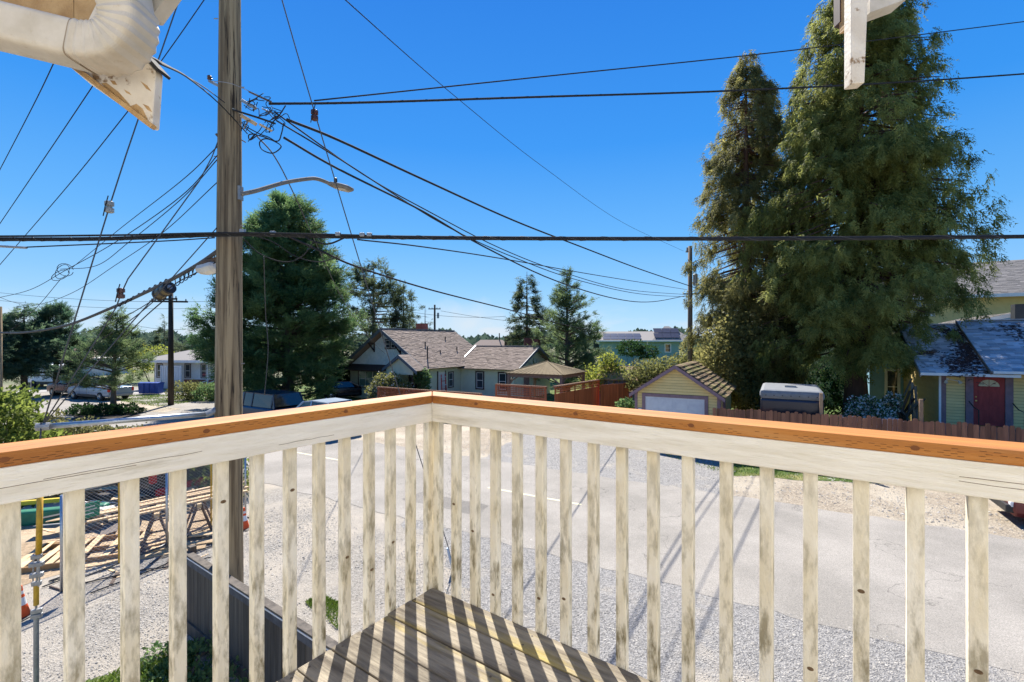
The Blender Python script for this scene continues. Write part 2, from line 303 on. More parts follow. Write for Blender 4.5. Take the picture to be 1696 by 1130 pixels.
g_far = gravelmat('far_ground', (.12, .14, .06), (.07, .10, .04), (.2, .18, .12), 3, .08, .4, .6, fine=8)
g_mulch = gravelmat('dark_mulch', (.06, .045, .035), (.03, .025, .02), (.08, .06, .045), 30)
g_walk = gravelmat('concrete', (.40, .38, .35), (.36, .34, .31), (.45, .43, .39), 60, .6, fine=40)
def sheet(name, pts, z, mat, jit=0., step=.35, kind='structure'):
    out = []
    n = len(pts)
    for i in range(n):
        a = Vector(pts[i]); b = Vector(pts[(i+1) % n]); a.z = b.z = z
        k = max(1, int((b-a).length/step)) if jit else 1
        nrm = (b-a).cross(Vector((0, 0, 1))).normalized()
        for j in range(k): out.append(a.lerp(b, j/k)+nrm*(random.uniform(-jit, jit) if jit else 0))
    me = bpy.data.meshes.new(name); me.from_pydata([tuple(p) for p in out], [], [tuple(range(len(out)))]); me.materials.append(mat)
    if me.polygons[0].normal.z < 0: me.flip_normals()
    me.update(); o = bpy.data.objects.new(name, me); link(o); o['kind'] = kind; return o
B('ground', -1500, -300, -1, 1500, 1500, 0, g_far)['kind'] = 'structure'
sheet('gravel_yard', [(-20, -8, 0), (16, -8, 0), UN(20, 9.6), UN(-40, 9.6), (-38, 22, 0), (-20, 8, 0)], .004, g_gravel)
sheet('gravel_shoulder', [UN(-24, 15), UN(26, 14.8), UN(26, 20.9), UN(-24, 20.7)], .004, g_tan, .12)
sheet('gravel_driveway', [UN(-10, 14.6), UN(-1.2, 14.6), UN(-1.6, 20.6), UN(-11, 21)], .008, g_shoulder, .12)
sheet('gravel_verge', [UN(-9, 9.6), UN(14, 9.4), UN(14, 6.4), UN(3, 5.2), UN(-5, 7.0)], .008, g_shoulder, .25)
sheet('road', [UN(60, 9.1), UN(60, 15.3), UN(-23, 15.3), UN(-27, 17.5), UN(-30, 18.5), UN(-42, 22), UN(-60, 22), UN(-60, 4), UN(-40, 4), UN(-32, 7), UN(-22, 9.2), UN(-3, 9.15), UN(8, 8.95)], .012, g_road, .07)
for k, (a_, b_, c_, e_) in enumerate(((-9.5, 10.2, 2.6, .8),)): sheet('asphalt_patch', [UN(a_, b_), UN(a_+c_, b_+.05), UN(a_+c_-.1, b_+e_), UN(a_+.1, b_+e_)], .014, g_patch := gravelmat('asphalt_patch_mat', (.24, .222, .195), (.20, .186, .163), (.285, .262, .232), 90, .6, .4, .6, fine=60) if k == 0 else g_patch, .03, .2)
m_line = M('road_line', (.62, .57, .36), (.40, .37, .30), 12, .8, .2, 60, lo=.4, hi=.7)
for i, u in enumerate((-17.8, -7.9, -28.2, -38.8)): sheet('lane_marking', [UN(u, 12.30), UN(u+3.1, 12.30), UN(u+3.1, 12.41), UN(u, 12.41)], .016, m_line, .006, .2)
sheet('dirt_lot', [(-9.0, 8.9, 0), (-7.3, 11.2, 0), (-8.5, 16, 0), (-16, 17, 0), (-20, 9, 0), (-10.3, 7.6, 0)], .008, g_dirt, .2)
sheet('lawn', [G(292, 1076), G(330, 1060), (-3.4, 5.0, 0), (-4.0, 3.5, 0), (-6.5, 4.2, 0), G(150, 1132)], .008, g_grassbase, .15)
sheet('grass_patch', [UN(-1.6, 17.6), UN(4.2, 19.2), UN(12, 19.9), UN(12, 21.5), UN(-2, 21.5)], .012, g_grassbase, .15)
sheet('grass_strip', [UN(-20, 20.9), UN(-6, 21.0), UN(-6, 23), UN(-20, 23)], .012, g_grassbase, .12)
sheet('backyard_lawn', [UN(-45, 23), UN(30, 21.6), UN(40, 80), UN(-45, 80)], .006, g_grassbase)
sheet('corner_lawn', [G(168, 655), G(300, 653), G(352, 660), G(352, 664), G(250, 676), G(300, 682), G(165, 660)], .008, g_grassbase, .1)
sheet('gravel_parking_strip', [G(140, 660), G(230, 667), G(300, 678), G(270, 684), G(180, 676)], .020, g_tan, .1)
sheet('sidewalk', [G(30, 648), G(120, 645), G(350, 655), G(352, 658), G(120, 648), G(30, 651)], .024, g_walk)
# ------------------------------------------------------------- foliage generators
def leafset(C, U, V, tint, tri=False):
    """diamond leaves: C base, U length vector, V half width vector"""
    n = len(C)
    if tri: return np.stack([C+U*.15+V*1.15, C+U, C+U*.25-V*1.15], 1).reshape(-1, 3), np.arange(n*3, dtype=np.int32).reshape(-1, 3), tint
    v = np.stack([C, C+U*.5+V, C+U, C+U*.5-V], 1).reshape(-1, 3)
    return v, np.arange(n*4, dtype=np.int32).reshape(-1, 4), tint
def norm(a): return a/np.maximum(np.linalg.norm(a, axis=1, keepdims=True), 1e-9)
def fronds(O, D, S, L, width, n, tint, rng, leafw=.13, spread=.6):
    D = norm(D); S = norm(S-D*(S*D).sum(1, keepdims=True)); Cs = []; Us = []; Vs = []; Ts = []
    for k in range(n):
        f = (k+.5)/n
        for sg in (-1, 1):
            ll = (L*width*(1.15-.75*f)*rng.uniform(.7, 1.25, len(L)))[:, None]
            pos = O + D*(L*f)[:, None] + rng.normal(0, .02, O.shape)*L[:, None]
            U = norm(D*(1.0)+S*sg*spread+rng.normal(0, .22, O.shape))*ll
            N = norm(np.cross(D, S)+rng.normal(0, .45, O.shape)); V = norm(np.cross(U, N))*ll*leafw
            Cs.append(pos); Us.append(U); Vs.append(V); Ts.append(np.clip(tint+rng.normal(0, .10, len(L)), 0, 1))
    return leafset(np.concatenate(Cs), np.concatenate(Us), np.concatenate(Vs), np.concatenate(Ts), True)
def conifer(name, label, cat, base, H, prof, lm, bm, style, nb=120, nf=4000, fl=.6, nl=6, z0=.08, tr=.25, group=None, seed=1, dens=1., lean=(0, 0), width=.42, thick=.11, clump=.9, gap=None, per=9, rn=(.72, 1.12)):
    rng = np.random.default_rng(seed)
    root = thing(name, label, cat, base, group=group)
    z = np.linspace(0, 1, 9); tp = [Vector((lean[0]*f**2, lean[1]*f**2, H*f*.99)) for f in z]
    MB().tube(tp, [max(.02, tr*(1-f)**.8+ (tr*.35 if f == 0 else 0)) for f in z], 10).build('trunk', bm, root, smooth=True)
    f = rng.uniform(0, 1, nb)**.85; f = z0+(1-z0)*f; phi = rng.uniform(0, 2*math.pi, nb)
    pr = np.array(prof)   # rows f, left radius, right radius
    rl = np.interp(f, pr[:, 0], pr[:, 1]); rr = np.interp(f, pr[:, 0], pr[:, 2])
    c = np.cos(phi); w = (c+1)/2; R = rl*(1-w)+rr*w; R *= rng.uniform(*rn, nb)
    out = np.stack([np.cos(phi), np.sin(phi), np.zeros(nb)], 1); side = np.stack([-np.sin(phi), np.cos(phi), np.zeros(nb)], 1)
    if style == 'cedar': droop = .30*np.ones(nb); up = .0
    elif style == 'fir': droop = -.10*np.ones(nb); up = .12
    elif style == 'up': droop = -.38*np.ones(nb); up = .0
    elif style == 'spruce': droop = .16*np.ones(nb); up = .12
    else: droop = .0*np.ones(nb); up = .05
    bt = np.clip(rng.normal(.45, .16, nb), .05, .95)
    def at(i, s):
        p = out[i]*(R[i]*s)[:, None]
        p[:, 2] = f[i]*H - droop[i]*R[i]*s**1.3 + up*R[i]*s**3
        p[:, 0] += lean[0]*f[i]**2; p[:, 1] += lean[1]*f[i]**2
        return p
    # limbs
    mb = MB(); 
    for i in range(0, nb, 1):
        if R[i] < .25: continue
        ii = np.array([i, i, i]); q = at(ii, np.array([0., .5, .88])); r0 = min(.07, .018*R[i]+.012)
        mb.tube([tuple(x) for x in q], [r0, r0*.6, r0*.25], 4, cap=False)
    mb.build('limbs', bm, root)['kind'] = 'stuff'
    wgt = (R+.15)**1.25; wgt /= wgt.sum(); nc = nf//per; i = rng.choice(nb, nc, p=wgt)
    s = rng.beta(2.3, 1.1, nc)*1.03; lat = rng.normal(0, 1, nc)*(R[i]*.15*clump*(1.25-s)+.06)
    i = np.repeat(i, per); s = np.repeat(s, per); lat = np.repeat(lat, per); zz = np.repeat(rng.normal(0, thick*.6, nc), per)*(R[i]*.4+.3); ct = np.repeat(rng.normal(0, .17, nc), per); cd = np.repeat(rng.normal(0, .22, (nc, 3)), per, 0)
    p = at(i, s)+side[i]*lat[:, None]; p[:, 2] += zz; k = rng.normal(0, 1, (nf2 := len(i), 3))*np.array([.26, .26, .34])*fl*.62; p += k; nf = nf2
    if style == 'cedar': D = out[i]*.35+np.array([0, 0, -1.])+side[i]*(np.sign(lat)*rng.uniform(0, .5, nf))[:, None]+rng.normal(0, .25, (nf, 3)); S = side[i]+rng.normal(0, .5, (nf, 3))
    elif style == 'fir': D = out[i]*.8+side[i]*(np.sign(lat)*rng.uniform(.1, .9, nf))[:, None]+np.array([0, 0, .25])+rng.normal(0, .25, (nf, 3)); S = side[i]*1.+np.array([0, 0, .5])+rng.normal(0, .3, (nf, 3))
    elif style == 'up': D = out[i]*.6+side[i]*(np.sign(lat)*rng.uniform(.1, .7, nf))[:, None]+np.array([0, 0, .45])+rng.normal(0, .3, (nf, 3)); S = side[i]+rng.normal(0, .5, (nf, 3))
    elif style == 'spruce': D = out[i]*.7+side[i]*(np.sign(lat)*rng.uniform(.2, 1., nf))[:, None]+np.array([0, 0, -.15])+rng.normal(0, .25, (nf, 3)); S = side[i]+rng.normal(0, .4, (nf, 3))
    else: D = out[i]*.5+rng.normal(0, .6, (nf, 3))+np.array([0, 0, .3]); S = rng.normal(0, 1, (nf, 3))
    D = D+cd; keep = np.ones(len(p), bool)
    if gap is not None:
        k = np.sin(p[:, 0]*gap+seed)*np.sin(p[:, 1]*gap*1.1+seed*2)*np.sin(p[:, 2]*gap*.9)+rng.normal(0, .15, nf); keep = k < .33
        p, D, S, i = p[keep], D[keep], S[keep], i[keep]
    n2 = len(p); t = np.clip(bt[i]+ct[keep]+rng.normal(0, .08, n2), 0, 1); L = fl*rng.uniform(.6, 1.25, n2)
    v, q, t = fronds(p, D, S, L, width, nl, t, rng)
    o = bpy.data.objects.new('crown', npmesh('crown', v, q, lm, t)); link(o, root); o['kind'] = 'stuff'
    return root
def bush(name, label, cat, base, blobs, lm, bm, n=6000, ls=.09, seed=3, group=None, stems=10, extra=None, shell=.35, stemr=.02):
    """blobs: (x,y,z,rx,ry,rz) lobes relative to base; leaves fill lumpy lobes, stems reach into them"""
    rng = np.random.default_rng(seed); root = thing(name, label, cat, base, group=group)
    bl = np.array(blobs, float); vol = (bl[:, 3]*bl[:, 4]*bl[:, 5])**.7; i = rng.choice(len(bl), n, p=vol/vol.sum())
    d = norm(rng.normal(0, 1, (n, 3))); r = 1-shell*rng.beta(1.1, 2.2, n)
    lump = 1+.16*np.sin(d[:, 0]*7+i*2.1)*np.sin(d[:, 1]*6+i)+.12*np.sin(d[:, 2]*9+i*3)+rng.normal(0, .06, n)
    p = bl[i, :3]+d*bl[i, 3:]*(r*lump)[:, None]; ok = p[:, 2] > .03; p, d, i = p[ok], d[ok], i[ok]; n = len(p)
    U = norm(d*.6+rng.normal(0, .8, (n, 3))+np.array([0, 0, .25])); V = norm(np.cross(U, rng.normal(0, 1, (n, 3))+d))
    l = ls*rng.uniform(.6, 1.4, n)[:, None]
    cl = .5+.25*np.sin(p[:, 0]*5.1+p[:, 2]*4)*np.sin(p[:, 1]*4.3+p[:, 2]*3); t = np.clip(cl+rng.normal(0, .16, n), 0, 1)
    v, q, t = leafset(p, U*l, V*l*.32, t)
    mb = MB()
    for k in range(stems):
        b = bl[k % len(bl)]; a = Vector((b[0]*.35+rng.normal(0, .08), b[1]*.35+rng.normal(0, .08), 0)); e = Vector((b[0]+rng.normal(0, .35)*b[3], b[1]+rng.normal(0, .35)*b[4], b[2]+rng.uniform(-.2, .6)*b[5]))
        mb.tube(curve([a, a.lerp(e, .5)+Vector((rng.normal(0, .06), rng.normal(0, .06), .1)), e], 4), stemr, 5)
    mb.build('stems', bm, root)['kind'] = 'stuff'
    o = bpy.data.objects.new('foliage', npmesh('foliage', v, q, lm, t)); link(o, root); o['kind'] = 'stuff'
    if extra:
        lm2, n2, sz = extra; j = rng.choice(n, min(n, n2), replace=False); p2 = p[j]+d[j]*.03
        U = norm(rng.normal(0, 1, (len(j), 3))); V = norm(np.cross(U, rng.normal(0, 1, (len(j), 3)))); l = sz*rng.uniform(.6, 1.3, len(j))[:, None]
        v, q, t = leafset(p2, U*l, V*l*.5, rng.uniform(0, 1, len(j))); o = bpy.data.objects.new('blossom', npmesh('blossom', v, q, lm2, t)); link(o, root); o['kind'] = 'stuff'
    return root
def grass(name, poly, n, h, mat, seed=5):
    rng = np.random.default_rng(seed); P2 = np.array([(p[0], p[1]) for p in poly]); lo = P2.min(0); hi = P2.max(0)
    q = rng.uniform(lo, hi, (n*3, 2)); ins = np.zeros(len(q), bool)
    for k in range(len(P2)):
        a = P2[k]; b = P2[(k+1) % len(P2)]
        c = ((a[1] > q[:, 1]) != (b[1] > q[:, 1])) & (q[:, 0] < (b[0]-a[0])*(q[:, 1]-a[1])/(b[1]-a[1]+1e-9)+a[0]); ins ^= c
    q = q[ins]; keep = (np.sin(q[:, 0]*2.3)+np.sin(q[:, 1]*3.1)+rng.normal(0, .8, len(q))) > -.7; q = q[keep][:n]; n = len(q)
    C = np.column_stack([q, np.full(n, .01)]); U = norm(np.column_stack([rng.normal(0, .5, (n, 2)), np.ones(n)]))*(h*rng.uniform(.4, 1.2, n))[:, None]
    V = norm(np.cross(U, rng.normal(0, 1, (n, 3))))*h*.12; v, f, t = leafset(C, U, V, rng.uniform(0, 1, n))
    o = bpy.data.objects.new(name, npmesh(name, v, f, mat, t)); link(o); o['kind'] = 'stuff'; return o
def stones(name, poly, n, s, seed=8):
    rng = np.random.default_rng(seed); P2 = np.array([(p[0], p[1]) for p in poly]); lo = P2.min(0); hi = P2.max(0)
    q = rng.uniform(lo, hi, (n*3, 2)); ins = np.zeros(len(q), bool)
    for k in range(len(P2)):
        a = P2[k]; b = P2[(k+1) % len(P2)]
        ins ^= ((a[1] > q[:, 1]) != (b[1] > q[:, 1])) & (q[:, 0] < (b[0]-a[0])*(q[:, 1]-a[1])/(b[1]-a[1]+1e-9)+a[0])
    q = q[ins]; keep = (np.sin(q[:, 0]*1.1+2)+np.sin(q[:, 1]*1.7+q[:, 0])+rng.normal(0, .9, len(q))) > -.2; q = q[keep][:n]; n = len(q)
    oc = np.array([(1, 0, 0), (0, 1, 0), (-1, 0, 0), (0, -1, 0), (0, 0, .7), (0, 0, -.5)], float)
    sz = s*rng.lognormal(0, .4, n); a = rng.uniform(0, 6.28, n); v = oc[None]*sz[:, None, None]*rng.uniform(.6, 1.2, (n, 6, 1))
    x = v[:, :, 0]*np.cos(a)[:, None]-v[:, :, 1]*np.sin(a)[:, None]; y = v[:, :, 0]*np.sin(a)[:, None]+v[:, :, 1]*np.cos(a)[:, None]
    v = np.stack([x+q[:, None, 0], y+q[:, None, 1], v[:, :, 2]+.012], 2).reshape(-1, 3)
    fc = np.array([(0, 1, 4), (1, 2, 4), (2, 3, 4), (3, 0, 4)]); F = (fc[None]+(np.arange(n)*6)[:, None, None]).reshape(-1, 3)
    o = bpy.data.objects.new(name, npmesh(name, v, F, m_stone, np.repeat(rng.uniform(0, 1, n), 4))); link(o); o['kind'] = 'stuff'; return o
m_stone = M('loose_stone', (.14, .135, .13), (.46, .43, .38), 2, .9, tint=True)
# ------------------------------------------------------------- roof shingles, siding, windows
def shingles(parent, p0, p1, p2, p3, mat, course=.16, tab=.3, th=.03, slab=.06, seed=1, name='roof_slope', smat=None):
    """p0,p1 eave left/right; p3,p2 ridge left/right (local coords)"""
    p0, p1, p2, p3 = map(Vector, (p0, p1, p2, p3)); nrm = (p1-p0).cross(p3-p0).normalized()
    if nrm.z < 0: nrm = -nrm
    slabo = MB().prism([p0, p1, p2, p3], -nrm*slab).build(name, smat or mat, parent)
    rng = random.Random(seed); mb = MB(); H = ((p3-p0).length+(p2-p1).length)/2; nc = max(2, int(H/course))
    for i in range(nc):
        a0, a1 = p0.lerp(p3, i/nc), p1.lerp(p2, i/nc); b0, b1 = p0.lerp(p3, (i+1.15)/nc if i < nc-1 else 1), p1.lerp(p2, (i+1.15)/nc if i < nc-1 else 1)
        L = (a1-a0).length; x = -rng.random()*tab
        while x < L:
            w = tab*rng.uniform(.7, 1.4); s, e = max(0, x)/L, min(L, x+w-.006)/L
            if e > s:
                t = th*rng.uniform(.6, 1.5); mb.cur = rng.random(); dz = (a0-b0).normalized()*rng.uniform(0, .012)
                q = [a0.lerp(a1, s)+dz, a0.lerp(a1, e)+dz, b0.lerp(b1, e), b0.lerp(b1, s)]
                top = [q[0]+nrm*t, q[1]+nrm*t, q[2]+nrm*.004, q[3]+nrm*.004]
                mb.add([q[0], q[1]]+top, [(0, 1, 3, 2), (2, 3, 4, 5)])
            x += w
    o = mb.build('shingles', mat, slabo); o['kind'] = 'stuff'; return slabo
def lapwall(parent, poly, mat, h=.115, proud=.018, outward=(0, -1, 0), bname='siding_board', holes=()):
    """siding boards on a wall in local plane: poly list of (s,z) with s along local x at y; each board an own part"""
    y0, pts = poly; zs = [p[1] for p in pts]; z = min(zs)
    def span(z):
        xs = []
        for i in range(len(pts)):
            a, b = pts[i], pts[(i+1) % len(pts)]
            if (a[1]-z)*(b[1]-z) < 0: xs.append(a[0]+(b[0]-a[0])*(z-a[1])/(b[1]-a[1]))
        return (min(xs), max(xs)) if len(xs) >= 2 else None
    while z < max(zs)-.02:
        e = min(z+h-.013, max(zs)-.005); s0 = span(z+.004); s1 = span(e-.004)
        if s0 and s1:
            segs = [(s0, s1)]
            for hx0, hz0, hx1, hz1 in holes:
                if hz0 < z+h*.5 < hz1:
                    ns = []
                    for a, b in segs:
                        if a[0] < hx0: ns.append(((a[0], min(a[1], hx0)), (b[0], min(b[1], hx0))))
                        if a[1] > hx1: ns.append(((max(a[0], hx1), a[1]), (max(b[0], hx1), b[1])))
                    segs = ns
            for a, b in segs:
                if a[1]-a[0] < .03: continue
                v = [(a[0], y0-proud, z), (a[1], y0-proud, z), (b[1], y0-.004, e), (b[0], y0-.004, e), (a[0], y0, z), (a[1], y0, z)]
                MB().add(v, [(0, 1, 2, 3), (4, 5, 1, 0)]).build(bname, mat, parent)
        z += h
def window(parent, x, z, w, h, y, trim, sash=None, name='window', M4=None, mid=True, vert=0, gl=None, tw=.09, out=.03):
    """window on a wall facing -y (or transformed with M4)"""
    sash = sash or m_white; T = M4 or Matrix.Identity(4)
    fr = MB()
    for q in ((x-tw, z-tw, x, z+h+tw), (x+w, z-tw, x+w+tw, z+h+tw), (x, z+h, x+w, z+h+tw), (x, z-tw, x+w, z)): fr.box(q[0], y-out, q[1], q[2], y+.02, q[3], T)
    f = fr.build(name, trim, parent); f['label'] = 'framed window with ' + ('divided sash' if mid or vert else 'single pane')
    s = MB(); b = .04
    for q in ((x, z, x+b, z+h), (x+w-b, z, x+w, z+h), (x+b, z, x+w-b, z+b), (x+b, z+h-b, x+w-b, z+h)): s.box(q[0], y-out*.6, q[1], q[2], y+.01, q[3], T)
    if mid: s.box(x+b, y-out*.5, z+h*.5-.02, x+w-b, y+.008, z+h*.5+.02, T)
    for k in range(vert): xx = x+w*(k+1)/(vert+1); s.box(xx-.025, y-out*.55, z+b, xx+.025, y+.009, z+h-b, T)
    s.build('sash', sash, f); MB().box(x+.01, y-.004, z+.01, x+w-.01, y+.004, z+h-.01, T).build('pane', gl or m_glass, f)
    return f
def gable_roof_parts(r, x0, x1, y0, y1, ze, zr, oh, mat, seed=1, along='y', th=.03, course=.16, tab=.3, rake=None, rw=.16, smat=None):
    """gable roof, ridge along y (local) between y0,y1, eaves at x0,x1"""
    xm = (x0+x1)/2; sl = (zr-ze)/(xm-x0); a, b = y0-oh, y1+oh; xa, xb = x0-oh, x1+oh; zo = ze-oh*sl
    q = lambda x, y, z: (x, y, z) if along == 'y' else (y, x, z)
    shingles(r, q(xa, b, zo), q(xa, a, zo), q(xm, a, zr), q(xm, b, zr), mat, course, tab, th, seed=seed, smat=smat)
    shingles(r, q(xb, a, zo), q(xb, b, zo), q(xm, b, zr), q(xm, a, zr), mat, course, tab, th, seed=seed+1, smat=smat)
    if rake:
        for yy, s in ((a, -1), (b, 1)):
            for xe in (xa, xb):
                pts = [q(xe, yy, zo-rw), q(xm, yy, zr-rw), q(xm, yy, zr+.01), q(xe, yy, zo+.01)]
                MB().prism(pts, q(0, s*.03, 0)).build('rake_board', rake, r)
def wallpoly(parent, pts, off, mat, name='wall'): return MB().prism(pts, off).build(name, mat, parent)
# ------------------------------------------------------------- the balcony we stand on
K = (-.426, 2.5, 0); RD = math.atan2(-.58, .815); DZ = 3.36; TOP = 4.332; BF = .11  # local x = right rail, -y = left rail
deck = thing('balcony_deck', 'weathered wooden corner deck with shadow stripes and yellow lichen', 'deck', K, RD)
y = -.104; i = 0
while y > -3.25:
    w = .138; L0 = .104+random.uniform(-.004, .006)
    o = B('deck_board', L0, -w, -.036, 3.3, 0, 0, m_deck, deck, bevel=.004); o.location = (0, y, DZ+random.uniform(-.0015, .0015)); y -= w+.006
    for sx_ in (.03, .62, 1.24, 1.86):
        for dy in (-.035, -.105): MB().lathe([(.0045, 0), (.0045, .0012)], (L0+sx_, dy, 0), 8).build('screw', m_deckscrew, o)
rim = m_whiteold
B('rim_joist', .064-.0, -.104, DZ-.26, 3.3, -.066, DZ-.038, rim, deck); B('rim_joist', .066, -3.3, DZ-.26, .102, -.106, DZ-.038, rim, deck)
for k in range(8): B('floor_joist', .14+k*.4, -3.3, DZ-.24, .18+k*.4, -.106, DZ-.040, m_soffit, deck)
MB().tube([(.02, -.62, 3.22), (.02, -1.2, 3.20), (.0, -1.5, 3.1), (.0, -1.5, 0)], .05, 12).build('drain_pipe', m_white, deck, smooth=True)
MB().tube([(.14, -3.0, 0), (.14, -3.0, 3.1)], .07, 4).build('support_post', m_whiteold, deck)
rail = thing('balcony_railing', 'cream painted balcony railing with orange timber cap meeting at a corner', 'railing', K, RD)
g = .0015
MB().prism([(g, 0, TOP-.038), (3.3, 0, TOP-.038), (3.3, -.14, TOP-.038), (.14+g, -.14, TOP-.038)], (0, 0, .038)).build('cap_rail', m_cap, rail, bevel=.004)
MB().prism([(0, -g, TOP-.038), (.14, -.14-g, TOP-.038), (.14, -3.3, TOP-.038), (0, -3.3, TOP-.038)], (0, 0, .038)).build('cap_rail', m_cap_y, rail, bevel=.004)
B('top_rail', .1025, -.138, TOP-.0385-.09, 3.3, -.1025, TOP-.0385, m_rail, rail, bevel=.003)
B('top_rail', .1025, -3.3, TOP-.0385-.09, .138, -.1395, TOP-.0385, m_rail_y, rail, bevel=.003)
bal = MB().box(-.019, -.019, 0, .019, .019, 1.165); bal = bal.build('baluster', m_cream, rail, bevel=.003); bme = bal.data
bmoss = bme.copy(); bmoss.materials[0] = m_cream_mossy; m_mid = m_cream.copy(); 
first = True
m_knot = M('wood_knot', (.20, .13, .07), (.10, .06, .03), 90, .8)
def baluster(x, y, mossy, face=0):
    global first
    if first: o = bal; first = False
    else: o = bal.copy(); link(o, rail)
    if mossy: o.data = bmoss
    o.location = (x+random.uniform(-.002, .002), y+random.uniform(-.002, .002), TOP-.042-1.165); o.rotation_euler = (random.uniform(-.002, .002), random.uniform(-.002, .002), random.uniform(-.03, .03))
    if random.random() < .6:
        a = random.uniform(.1, 1.0); k_ = MB(); e = [(.009*math.cos(t*.63), .006*math.sin(t*.63)) for t in range(10)]
        k_.prism([(q, -.0196, a+r_) for q, r_ in e] if face == 0 else [(.0196, q, a+r_) for q, r_ in e], (0, .0012, 0) if face == 0 else (-.0012, 0, 0)).build('knot', m_knot, o)
    return o
for k in range(26): baluster(.122*(k+1)+.004, -.083, k in (0, 1, 2, 3))
for k in range(26): baluster(.083, -.107-.1212*k, k in (0, 1), 1)
sl = MB(); sl2 = MB()
for row, z in enumerate((.008, .014, .020, .027)):
    x = .16+.013*(row % 2)+random.uniform(0, .004)
    while x < 3.28:
        if not (row in (0, 3) and math.sin(x*3.1+row) > .2) and random.random() < .55:
            sl.box(x, -.1406, TOP-.038+z, x+.013, -.139, TOP-.038+z+.0010)
        x += .026
    x = .17+.015*(row % 2)
    while x < 3.28:
        if not (row in (0, 3) and math.sin(x*2.7+row) > .2) and random.random() < .5:
            sl2.box(.139, -x, TOP-.038+z, .1406, -x+.016, TOP-.038+z+.0010)
        x += .03
ck = MB()
for k in range(13):
    x = random.uniform(.2, 2.9); z = TOP-.045-random.uniform(.01, .08); L_ = random.uniform(.1, .55); q = [(x+L_*t/7, z+random.uniform(-.0015, .0015)) for t in range(8)]
    for (xa_, za_), (xb_, zb_) in zip(q, q[1:]):
        if k % 2: ck.beam((xa_, -.1382, za_), (xb_, -.1382, zb_), .0008, .0013)
        else: ck.beam((.1382, -xa_, za_), (.1382, -xb_, zb_), .0008, .0013)
ck.build('paint_cracks', m_knot, rail)['kind'] = 'stuff'
for k, x in enumerate((.42, .93, 1.37, 1.95, 2.5)):
    for f_ in (0, 1):
        e = [(x+f_*.21+.010*math.cos(t*.63), TOP-.019+.007*math.sin(t*.63)) for t in range(10)]
        MB().prism([(a_, -.1402, b_) if f_ == 0 else (.1402, -a_, b_) for a_, b_ in e], (0, -.0008, 0) if f_ == 0 else (.0008, 0, 0)).build('knot', M('cap_knot', (.20, .07, .02)) if 'cap_knot' not in bpy.data.materials else bpy.data.materials['cap_knot'], rail)
sl.build('incision_marks', m_slot, rail)['kind'] = 'stuff'; sl2.build('incision_marks', m_slot, rail)['kind'] = 'stuff'
# unseen house walls behind us, roof left off to bounce sun onto the railing
hw = thing('unseen_house_walls', 'unseen roofless house walls behind the viewer that bounce sun onto the railing', 'house', K, RD)
B('wall', -1.5, -6.3, 0, 3.3, -3.3, 7.2, m_white, hw); B('wall', 3.3, -6.3, 0, 8, -.25, 7.2, m_white, hw)
# ------------------------------------------------------------- eave corner, upper left
def arc_path(pix, d): return [P(a, b, dd) for (a, b), dd in zip(pix, d)]
ev = thing('eave_corner', 'cream gutter downspout elbow under a peeling barge board, top left', 'eave')
def rect_sweep(name, path, w, h, mat, ribs=0, up=(0, -1, 0)):
    mb = MB(); n = len(path); rings = []; seg = 28
    for i, p in enumerate(path):
        d = (path[min(i+1, n-1)]-path[max(i-1, 0)]).normalized(); v = Vector(up); r = d.cross(v).normalized(); v = r.cross(d)
        ring = []
        for k in range(seg):
            a = 2*math.pi*(k+.5)/seg; c, s_ = math.cos(a), math.sin(a); e = .32
            x = math.copysign(abs(c)**e, c); z = math.copysign(abs(s_)**e, s_); rr = 1+ribs*((i % 2)-.5)*.07 + .018*math.cos(a*14)*(0 if ribs else 1)
            ring.append(p+r*x*w/2*rr+v*z*h/2*rr)
        rings.append(ring)
    vs = [q for rg in rings for q in rg]
    mb.add(vs, [(i*seg+k, i*seg+(k+1) % seg, (i+1)*seg+(k+1) % seg, (i+1)*seg+k) for i in range(n-1) for k in range(seg)]+[tuple(range(seg)), tuple(range((n-1)*seg, n*seg))])
    o = mb.build(name, mat, ev); 
    return o
D0 = 1.5; S = D0/FPX
rect_sweep('downspout', arc_path([(-160, 8), (-60, 30), (40, 54), (142, 79)], [1.45, 1.47, 1.49, 1.5]), 62*S, 66*S, m_gutter)
rect_sweep('joint_seam', arc_path([(139.5, 78.6), (141.5, 79)], [1.5, 1.5]), 62.6*S, 67.5*S, M('seam_dirt', (.30, .24, .17)))
el = curve(arc_path([(139, 78), (165, 82), (190, 78), (207, 62), (214, 40), (212, 14)], [1.5]*6), 4)
rect_sweep('downspout_elbow', el, 60*S, 68*S, m_gutter, ribs=1)
rect_sweep('gutter_outlet', arc_path([(214, 34), (210, 10), (200, -60)], [1.5, 1.5, 1.52]), 56*S, 62*S, m_gutter)
MB().lathe([(.006, 0), (.006, .004), (.002, .006)], P(222, 17, 1.462), 10, 'Y').build('screw', m_brass, ev)
MB().prism([P(100, 98, 1.62), P(150, 140, 1.62), P(200, 175, 1.62), P(248, 210, 1.62), P(252, 208, 1.62), P(258, 117, 1.62), P(232, 90, 1.62), P(150, 60, 1.62)], (0, .035, 0)).build('barge_board', m_whiteold, ev, bevel=.003)
for q in (((168, 138), (176, 137), (196, 152), (214, 172), (222, 186), (212, 180), (196, 167), (180, 152)), ((216, 176), (226, 172), (236, 180), (244, 196), (246, 203), (238, 198), (226, 190)), ((182, 133), (190, 134), (194, 141), (187, 140)), ((236, 172), (246, 176), (252, 186), (244, 182)), ((205, 148), (214, 153), (218, 158), (209, 154)), ((232, 134), (244, 142), (251, 152), (242, 147)), ((122, 106), (132, 110), (140, 119), (130, 116))):
    MB().prism([P(*p, 1.6195) for p in q], (0, .0004, 0)).build('bare_wood_patch', m_soffit, ev)
